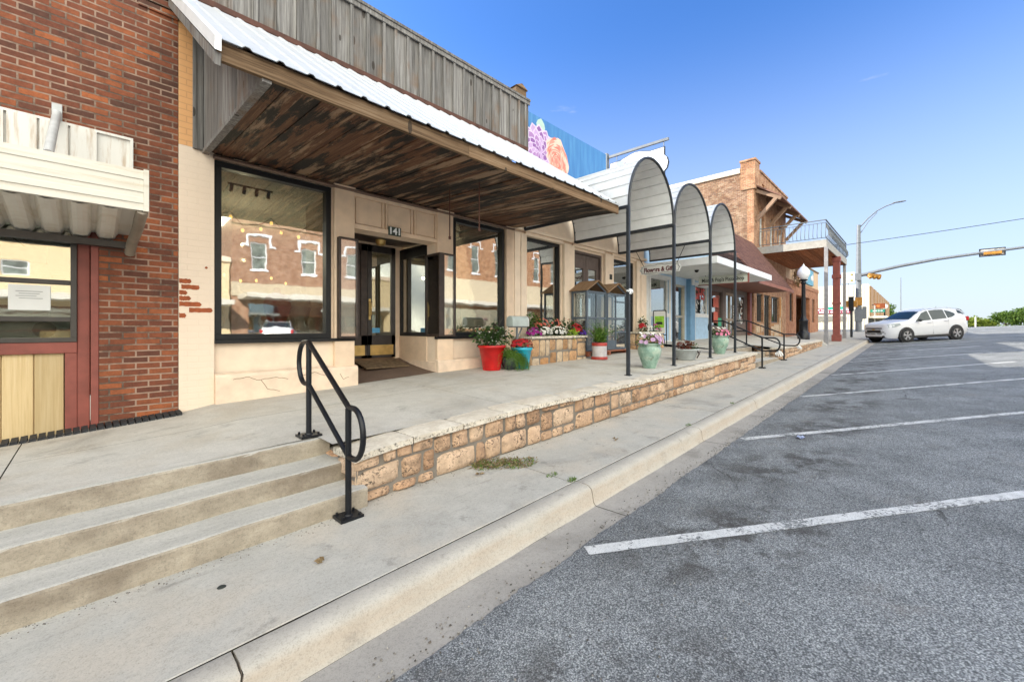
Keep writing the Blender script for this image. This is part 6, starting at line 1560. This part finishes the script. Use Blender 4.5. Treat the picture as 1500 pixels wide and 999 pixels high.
# ================================================================ street furniture
lx, ly = 23.1, 3.78; lz = zw2(lx, ly)
la = thing('street_lamp', 'black cast iron street lamp with a white acorn globe on the low stone walkway', 'street lamp', (lx, ly, lz))
build('post', MB().lathe([(.24, -.02), (.24, .30), (.19, .33), (.17, .40), (.165, .80), (.20, .84), (.15, .90), (.11, .96), (.09, 1.1), (.075, 2.5), (.085, 2.55), (.12, 2.58), (.10, 2.62), (.08, 2.66), (.16, 2.70), (.17, 2.74), (.1, 2.75)], (lx, ly, lz), 14), M_IRON, la)
M_GLOBE = paint('white globe', (.82, .82, .82), .25, .03)
build('globe', MB().lathe([(.10, 2.75), (.20, 2.86), (.255, 3.0), (.24, 3.14), (.15, 3.28), (.06, 3.36)], (lx, ly, lz), 18), M_GLOBE, la)
build('finial', MB().lathe([(.06, 3.36), (.05, 3.40), (.02, 3.44), (.0, 3.5)], (lx, ly, lz), 10), M_TRIMW, la)
# traffic signal pole
px0, py0 = 44.3, 3.5; pz = zg(px0)
tp_ = thing('traffic_signal', 'tall grey traffic signal pole with a long curved mast arm and a street light arm', 'traffic signal', (px0, py0, pz))
build('pole', MB().tube([(px0, py0, pz), (px0, py0, pz+3.0), (px0, py0, 9.9)], [.22, .20, .13], 12).lathe([(.34, -.02), (.34, .06)], (px0, py0, pz), 10).box(px0-.24, px0+.24, py0-.24, py0+.24, 2.0, 3.0), M_GALV, tp_)
arm = MB(); A = [(3.4, 5.75), (2.4, 6.0), (1, 6.28), (-1, 6.58), (-3, 6.74), (-5.1, 6.90), (-8, 7.12), (-11, 7.3)]
arm.tube([(px0, a, b) for a, b in A], [.13, .125, .12, .11, .10, .09, .08, .06], 9); build('mast_arm', arm, M_GALV, tp_)
la_ = MB(); la_.tube([(px0, 3.5, 9.6), (px0, 2.9, 10.35), (px0, 2.35, 10.85), (px0, 1.8, 11.12), (px0, 1.3, 11.25)], .045, 7); la_.tube([(px0, 3.5, 9.0), (px0, 2.9, 10.05), (px0, 2.35, 10.72)], .03, 6); build('lamp_arm', la_, M_GALV, tp_)
build('luminaire', MB().ellip((px0, 1.05, 11.28), (.15, .42, .06), 10, 6), M_GALV, tp_)
M_SIGY = paint('signal yellow', (.42, .19, .02), .5, .15)
sh_ = MB(); sh_.box(px0-.1, px0+.12, -4.15, -3.3, 6.60, 6.80); sh = build('signal_head', sh_, M_SIGY, tp_, .02)
bpl = framebox(MB(), 0, 0, 0, 0, 0, 0, 0) if 0 else MB(); bpl.box(px0+.12, px0+.14, -4.28, -3.15, 6.52, 7.02)
build('backplate', bpl, paint('grey backplate', (.60, .56, .50), .5, .1), sh)
bed = MB()
for z in (6.49, 7.0): bed.box(px0+.09, px0+.16, -4.32, -3.11, z, z+.05)
for y in (-4.33, -3.15): bed.box(px0+.09, px0+.16, y, y+.05, 6.49, 7.05)
build('backplate_edge', bed, M_BLACK, sh)
s2h = MB(); s2h.tube([(px0, 3.4, 5.7), (px0+.2, 2.9, 5.75)], .04, 6); s2h.box(px0+.0, px0+.3, 2.2, 2.5, 5.1, 5.9) if 0 else None
s2h.tube([(px0-.1, 2.9, 5.75), (px0+.4, 2.2, 5.62)], .17, 10)
for k in range(3): s2h.tube([(px0-.05+.18*k, 2.85-.24*k, 5.72-.04*k), (px0-.2+.18*k, 2.72-.24*k, 5.5-.04*k)], .13, 9)
build('signal_head', s2h, M_SIGY, tp_)
bxs = MB(); bxs.box(px0-.17, px0+.17, py0-.5, py0-.24, 2.2, 3.2); bxs.box(px0-.30, px0-.24, py0-.2, py0+.2, 5.35, 5.9); build('control_box', bxs, M_GALV, tp_)
build('signal_head', MB().box(px0-.4, px0-.2, py0-.25, py0+.2, 3.3, 3.95), M_SIGY, tp_, .02)
pp_ = thing('pedestrian_signal', 'thin dark post carrying a pedestrian signal with yellow sides, left of the tall signal pole', 'pedestrian signal', (33.6, 3.0, zg(33.6)))
build('post', MB().tube([(33.6, 3.0, zg(33.6)), (33.6, 3.0, 3.3)], .065, 8), M_DKPOST, pp_)
hd_ = build('signal_head', MB().box(33.48, 33.72, 2.72, 3.28, 2.75, 3.15), M_SIGY, pp_, .015); build('visor', MB().box(33.42, 33.58, 2.88, 3.12, 2.5, 3.4), M_BLACK, hd_)
ss = thing('street_sign', 'green street name blade on a white post past the side street', 'street sign', (56, 3.0, 1.4))
build('post', MB().tube([(56, 3.17, 1.4), (56, 3.17, 3.8)], .06, 7), M_TRIMW, ss); gb = build('blade', MB().box(55.97, 56.03, 2.40, 3.5, 3.08, 3.36), paint('street sign green', (.02, .40, .28), .5), ss)
dsh = MB(); y = 2.55
while y < 3.3: L = rnd(.08, .18); dsh.box(55.955, 55.968, y, y+L, 3.16, 3.28); y += L+.06
build('blade_lettering', dsh, M_WHITE, gb)
s5 = thing('street_sign', 'small green street name blade seen between the balcony post and the red column', 'street sign', (50, 5.2, 1.3))
build('post', MB().tube([(50, 5.35, 1.2), (50, 5.35, 3.7)], .05, 7), M_GALV, s5); build('blade', MB().box(49.97, 50.03, 5.0, 6.3, 3.25, 3.5), bpy.data.materials['street sign green'], s5)
gl = thing('street_lamp', 'distant black street lamp with a round white globe in front of the trees', 'street lamp', (72, 3.1, 1.4))
build('post', MB().tube([(72, 3.09, 1.3), (72, 3.09, 4.0)], .09, 8), M_IRON, gl); build('globe', MB().ellip((72, 3.09, 4.28), (.32, .32, .34), 12, 8), M_GLOBE, gl)
an = thing('antenna_mast', 'thin tall radio mast far behind the white car', 'mast', (110, 2.4, 1)); build('mast', MB().tube([(110, 2.4, 1), (110, 2.4, 11.3)], [.09, .05], 6), M_GALV, an)
wr = MB(); P0, P1 = Vector((40, 7.5, 7.6)), Vector((50, -22, 11.2))
wr.tube([P0.lerp(P1, i/16)-Vector((0, 0, .9*4*(i/16)*(1-i/16)*.35)) for i in range(17)], .022, 5)
setp(build('overhead_wire', wr, M_DKPOST, org=P0), 'thin dark overhead wire crossing the sky above the signal arm', 'wire')
up = thing('utility_pole', 'thin pale post standing in front of the far bushes', 'post', (95, -15, 1)); build('post', MB().tube([(78, -5.15, 1.0), (78, -5.15, 2.9)], .07, 6), M_TRIMW, up)

# ================================================================ trees
L_TREE = leafmat('tree leaves', (.035, .08, .012), (.085, .15, .022), (.15, .22, .04)); L_TREEY = leafmat('yellow green leaves', (.09, .14, .015), (.17, .22, .03), (.26, .30, .05)); M_BARK = paint('bark', (.10, .075, .055), .9, .25)
def tree(label, x, y, z0, h, r, leafm, n=2600, ls=.5, kind='tree', seed=1, grp='trees beyond the crossing'):
    rs = random.Random(seed); random.seed(seed)
    t = thing(kind, label, 'tree', (x, y, z0), grp)
    tk = MB(); tk.tube([(x, y, z0-.5), (x+.1, y, z0+h*.25), (x, y+.1, z0+h*.55)], [h*.035, h*.026, h*.016], 8)
    lv = MB(); k = 15
    for i in range(k):
        a = rs.uniform(0, 6.28); el = rs.uniform(-.3, 1.3); rr = rs.uniform(.45, .95)
        c = (x+r*rr*math.cos(a)*math.cos(el)*.8, y+r*rr*math.sin(a)*math.cos(el)*.8, z0+h*.55+h*.36*math.sin(el)*rr)
        tk.tube([(x, y, z0+h*.35), ((x+c[0])/2, (y+c[1])/2, z0+h*.42), c], [h*.012, h*.008, h*.003], 5)
        q = r*rs.uniform(.26, .42); cloud(lv, c, (q, q, q*.75), n//k, ls, .25, .6, zmin=z0+.05)
    build('trunk', tk, M_BARK, t); build('crown', lv, leafm, t)
for i, (x, y, h, r, lm_m, lab) in enumerate((
    (117.69, 5.37, 6.6, 2.7, L_TREE, 'dark green round tree at the far end of the cream building'),
    (131.14, 3.04, 4.9, 2.3, L_TREEY, 'lighter yellow green tree right of the round one, above the car roof'),
    (110.15, -6.95, 2.6, 1.9, L_TREEY, 'yellow green bush just right of the white car'),
    (117.8, -9.06, 2.5, 1.9, L_TREEY, 'low yellow green bush between the car and the big green bush'),
    (111.21, -10.9, 3.6, 2.6, L_TREE, 'big green bush in the middle of the far hedge'),
    (110.61, -13.14, 4.2, 3.0, L_TREE, 'tallest green bush at the right edge of the picture'),
    (119.89, -16.93, 4.0, 3.0, L_TREE, 'green bush beyond the right edge'))):
    tree(lab, x, y, zg(x)-.3, h, r, lm_m, 2600, .34, 'tree' if i < 2 else 'bush', 20+i)
fb_ = MB(); random.seed(4)
for k in range(15): x, y = 215.55+4.46*k, -6.16+-4.58*k; cloud(fb_, (x, y, zg(x)+1.2), (7, 5, 3.2), 400, .8, .4, .6)
for k in range(5): x, y = 251.28+3.05*k, 14.49+-3.12*k; cloud(fb_, (x, y, zg(x)+1.5), (7, 5, 4.2), 300, .9, .4, .6)
setp(build('distant_trees', fb_, L_TREE, org=(150, -20, 0)), 'far low belt of trees on the skyline', 'trees', kind='stuff')

# ================================================================ white car
def make_car(label):
    t = thing('parked_car', label, 'car', (0, 0, 0))
    M_CW = paint('white car paint', (.62, .63, .65), .18, .01, spec=.6); M_CB = paint('black car plastic', (.02, .02, .022), .55, .1); M_CG = NT('car glass'); M_CG.fin((.016, .030, .036), .04, None, spec=.30)
    M_TY = paint('tyre', (.02, .02, .02), .85, .1); M_RIM = paint('alloy rim', (.55, .56, .58), .3, .05, metal=.7); M_HL = NT('headlight glass'); M_HL.fin((.30, .34, .35), .08, None, spec=.5); M_RL = paint('red lens', (.45, .015, .02), .2, .1)
    ST = [(2.385, .50, .30, .34, .60), (2.37, .74, .32, .30, .70), (2.33, .86, .34, .26, .80), (2.22, .98, .36, .25, .91), (2.0, 1.03, .39, .25, .97), (1.6, 1.075, .41, .25, 1.02), (1.25, 1.11, .42, .25, 1.055)]
    def topz(x): return lerp(-x, [(-2.40, .60), (-2.385, .78), (-2.33, .93), (-2.20, 1.03), (-1.9, 1.085), (-1.5, 1.12), (-1.2, 1.15), (-.95, 1.27), (-.6, 1.46), (-.3, 1.60), (0, 1.67), (.5, 1.70), (1.0, 1.70), (1.5, 1.675), (1.9, 1.64), (2.08, 1.58), (2.20, 1.40), (2.31, 1.08), (2.37, .85), (2.40, .62)])
    def hw(x): return lerp(-x, [(-2.40, .42), (-2.37, .54), (-2.30, .66), (-2.18, .77), (-2.0, .85), (-1.6, .905), (0, .92), (1.4, .91), (2.0, .87), (2.25, .80), (2.38, .70), (2.40, .62)])
    def belt(x): return min(lerp(-x, [(-2.4, .95), (-1.2, 1.02), (0, 1.07), (1.2, 1.13), (2.0, 1.17), (2.4, 1.17)]), topz(x)-.05)
    def roofw(x):
        tz = topz(x); b = belt(x); k = min(1, max(0, (tz-b-.05)/.5)); return hw(x)*(.93-.24*k)
    def bot(x): return lerp(-x, [(-2.4, .34), (-2.2, .24), (-1.9, .22), (1.9, .24), (2.2, .30), (2.4, .42)])
    def ring(x):
        w = hw(x); b = belt(x); tz = topz(x); rw = roofw(x); z0 = bot(x)
        h = [(w*.90, z0), (w*.97, z0+.10), (w, z0+.26), (w*1.0, .70 if .70 < b-.08 else (z0+b)/2), (w*.985, b-.05), (w*.955, b), ]
        h += [(w*.955+(rw-w*.955)*u, b+(tz-.045-b)*u) for u in (.35, .7, 1)]
        h += [(rw*.90, tz-.012), (rw*.6, tz), (0, tz+.012)]
        return h
    xs = [2.40, 2.39, 2.37, 2.33, 2.27, 2.18, 2.05, 1.9, 1.7, 1.5, 1.3, 1.15, 1.0, .85, .7, .55, .4, .25, .1, -.1, -.4, -.7, -1.0, -1.3, -1.55, -1.75, -1.92, -2.03, -2.12, -2.2, -2.27, -2.33, -2.37, -2.40]
    bd = MB(); n = len(ring(0)); pts = []
    for x in xs:
        r_ = ring(x); pts += [(x, p[0], p[1]) for p in r_]+[(x, -p[0], p[1]) for p in r_[::-1][1:]]
    m = 2*n-1; fs = []
    for i in range(len(xs)-1):
        for j in range(m-1): fs.append((i*m+j, (i+1)*m+j, (i+1)*m+j+1, i*m+j+1))
    fs.append(tuple(range(m))); fs.append(tuple(range((len(xs)-1)*m, len(xs)*m))[::-1])
    bd.add(pts, fs, True); body = build('body', bd, M_CW, t)
    body.data.polygons[-1].use_smooth = False; body.data.polygons[-2].use_smooth = False
    def side(x, u, sg, off=.006):
        w = hw(x)*.955; b = belt(x); tz = topz(x)-.045; rw = roofw(x)
        return (x, sg*(w+(rw-w)*u+off), b+(tz-b)*u+off*.4)
    for sg in (1, -1):
        for cols in ([(.80, .06, .22), (.55, .06, .60), (.3, .06, .86), (.0, .06, .93), (-.06, .06, .93)], [(-.13, .06, .93), (-.5, .06, .95), (-.9, .06, .93), (-.98, .07, .90)], [(-1.04, .07, .88), (-1.3, .14, .76), (-1.55, .34, .52)], [(-1.76, .50, .93), (-1.95, .46, .86), (-2.10, .36, .60)]):
            g = MB(); P = [side(x, a, sg) for x, a, b in cols]+[side(x, b, sg) for x, a, b in cols[::-1]]; k = len(cols)
            g.add(P, [(i, i+1, 2*k-2-i, 2*k-1-i) if sg > 0 else (i, 2*k-1-i, 2*k-2-i, i+1) for i in range(k-1)]); build('side_window', g, M_CG, t)
        mrr = MB().ellip((.72, sg*1.0, 1.12), (.09, .11, .075), 10, 7); build('wing_mirror', mrr, M_CB, t)
        sl_ = MB().box(-1.05, 1.02, sg*.86, sg*.935, .20, .33); build('sill_trim', sl_, M_CB, t, .02)
        hl = MB(); cols = [(2.24, .80, .96), (2.1, .80, .985), (1.95, .83, 1.0), (1.72, .92, 1.02)]
        P = [(x, sg*(hw(x)*.99+.01), a) for x, a, b in cols]+[(x, sg*(hw(x)*.965+.008), b) for x, a, b in cols[::-1]]; 
        P = [(2.345, sg*.55, .80)]+P+[(2.30, sg*.55, .93)]; k = len(P)//2
        hl.add(P, [(i, i+1, len(P)-2-i, len(P)-1-i) for i in range(k-1)]); build('headlight', hl, M_HL, t)
        fg = MB().box(2.29, 2.345, sg*.46, sg*.60, .44, .56); build('fog_light', fg, M_CB, t, .02)
        rl_ = MB().box(-2.31, -2.14, sg*.70, sg*.845, .98, 1.20); build('tail_light', rl_, M_RL, t, .03)
        hd = MB().tube([(-.02, sg*.925, .98), (.12, sg*.94, .99), (.2, sg*.925, .99)], .014, 6).tube([(-.98, sg*.925, 1.02), (-.86, sg*.94, 1.03), (-.78, sg*.92, 1.03)], .014, 6); build('door_handle', hd, M_CW, t)
        ln_ = MB()
        for xx in (-.10, -1.02): ln_.bar((xx, sg*(hw(xx)+.001), .36), (xx, sg*(hw(xx)*.985+.002), belt(xx)-.02), .008, .004)
        build('door_gap', ln_, M_CB, t)
        rr_ = MB().tube([(.2, sg*.62, topz(.2)+.01), (-.2, sg*.61, topz(-.2)+.045), (-1.2, sg*.6, topz(-1.2)+.045), (-1.6, sg*.59, topz(-1.6)+.005)], .018, 6); build('roof_rail', rr_, M_CW, t)
    ws = MB(); P = []
    for x in (1.10, .95, .75, .55, .36): P.append([(x+.006, y*roofw(x)*.93, topz(x)+.024-.035*abs(y)**3) for y in (-1, -.6, 0, .6, 1)])
    ws.add([p for r_ in P for p in r_], [(i*5+j, i*5+j+1, (i+1)*5+j+1, (i+1)*5+j) for i in range(4) for j in range(4)], True); build('windshield', ws, M_CG, t)
    rw_ = MB(); P = [[(x-.008, y*roofw(x)*.98, topz(x)+.022-.03*abs(y)**3) for y in (-1, -.6, 0, .6, 1)] for x in (-1.88, -2.0, -2.08, -2.16, -2.22)]
    rw_.add([p for r_ in P for p in r_], [(i*5+j, i*5+j+1, (i+1)*5+j+1, (i+1)*5+j) for i in range(4) for j in range(4)], True); build('rear_window', rw_, M_CG, t)
    gr = MB(); gr.box(2.36, 2.412, -.46, .46, .74, .80); gr.box(2.36, 2.418, -.40, .40, .54, .68); build('grille', gr, M_CB, t, .015)
    build('bumper_skirt', MB().box(2.2, 2.385, -.56, .56, .26, .40), M_CB, t, .04)
    bw = MB().bar((2.42, -.09, .71), (2.42, .09, .71), .006, .035).bar((2.422, -.03, .71), (2.422, .03, .71), .008, .06); build('badge', bw, M_BRASS, t)
    lp_ = build('license_plate', MB().box(2.40, 2.424, -.15, .15, .42, .53), M_TRIMW, t); pl_ = MB()
    for i in range(6): pl_.box(2.424, 2.427, -.12+i*.042, -.093+i*.042, .45, .50)
    build('plate_lettering', pl_, M_INK, lp_)
    for x in (1.43, -1.43):
        for sg in (1, -1):
            arch = MB().lathe([(.42, -.02), (.42, .0)], (x, sg*.885, .36), 26, 'y') if 0 else MB()
            y0, y1 = (sg*.80, sg*.928)
            arch.lathe([(.0, 0), (.425, 0), (.425, (y1-y0)), (.40, (y1-y0)), (.0, (y1-y0)-.004*sg)], (x, y0, .37), 28, 'y', cap=False); build('wheel_arch', arch, M_CB, t)
            wh = MB().lathe([(.22, -.10), (.33, -.11), (.345, -.07), (.348, 0), (.345, .07), (.33, .11), (.235, .112)], (x, sg*.85, .348), 28, 'y'); wo = build('wheel', wh, M_TY, t)
            yy = sg*.966
            rm_b = MB().lathe([(.20, -.02*sg), (.232, 0), (.238, -.01*sg)], (x, yy, .348), 28, 'y', cap=False); rm_b.lathe([(.0, 0), (.06, 0)], (x, yy+.002*sg, .348), 12, 'y', cap=False)
            for k in range(5):
                a = 2*math.pi*k/5+.3
                for da in (-.16, .16): rm_b.bar((x+.04*math.cos(a), yy-.004*sg, .348+.04*math.sin(a)), (x+.222*math.cos(a+da), yy-.006*sg, .348+.222*math.sin(a+da)), .045, .012, (0, 1, 0))
            build('rim', rm_b, M_RIM, wo)
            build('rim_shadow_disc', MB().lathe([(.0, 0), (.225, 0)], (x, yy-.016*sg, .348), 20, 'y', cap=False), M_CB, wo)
    an_ = MB().tube([(-1.3, 0, 1.65), (-1.38, 0, 1.80)], .01, 5); build('aerial', an_, M_CB, t)
    return t
car = make_car('white crossover parked nose to the kerb at the far end of the parking bays')
cx_, cy_ = 31.77, .14
car.location = (cx_, cy_, zr(cx_, cy_)+.02)
yaw = R(180-42)
fw = Vector((math.cos(yaw), math.sin(yaw), 0)); z1 = zr(cx_+fw.x*1.4, cy_+fw.y*1.4); z2 = zr(cx_-fw.x*1.4, cy_-fw.y*1.4)
car.rotation_euler = (0, -math.atan2(z1-z2, 2.8), yaw); car.scale = (.98, .98, 1)
c2 = dup(car, (8.2, -15.4, zr(8.2, -15.4)+.02), R(-70), 'white crossover across the street, seen as a reflection in the left shop window'); c2.scale = (1, 1, 1); c2.rotation_euler = (0, 0, R(-70))
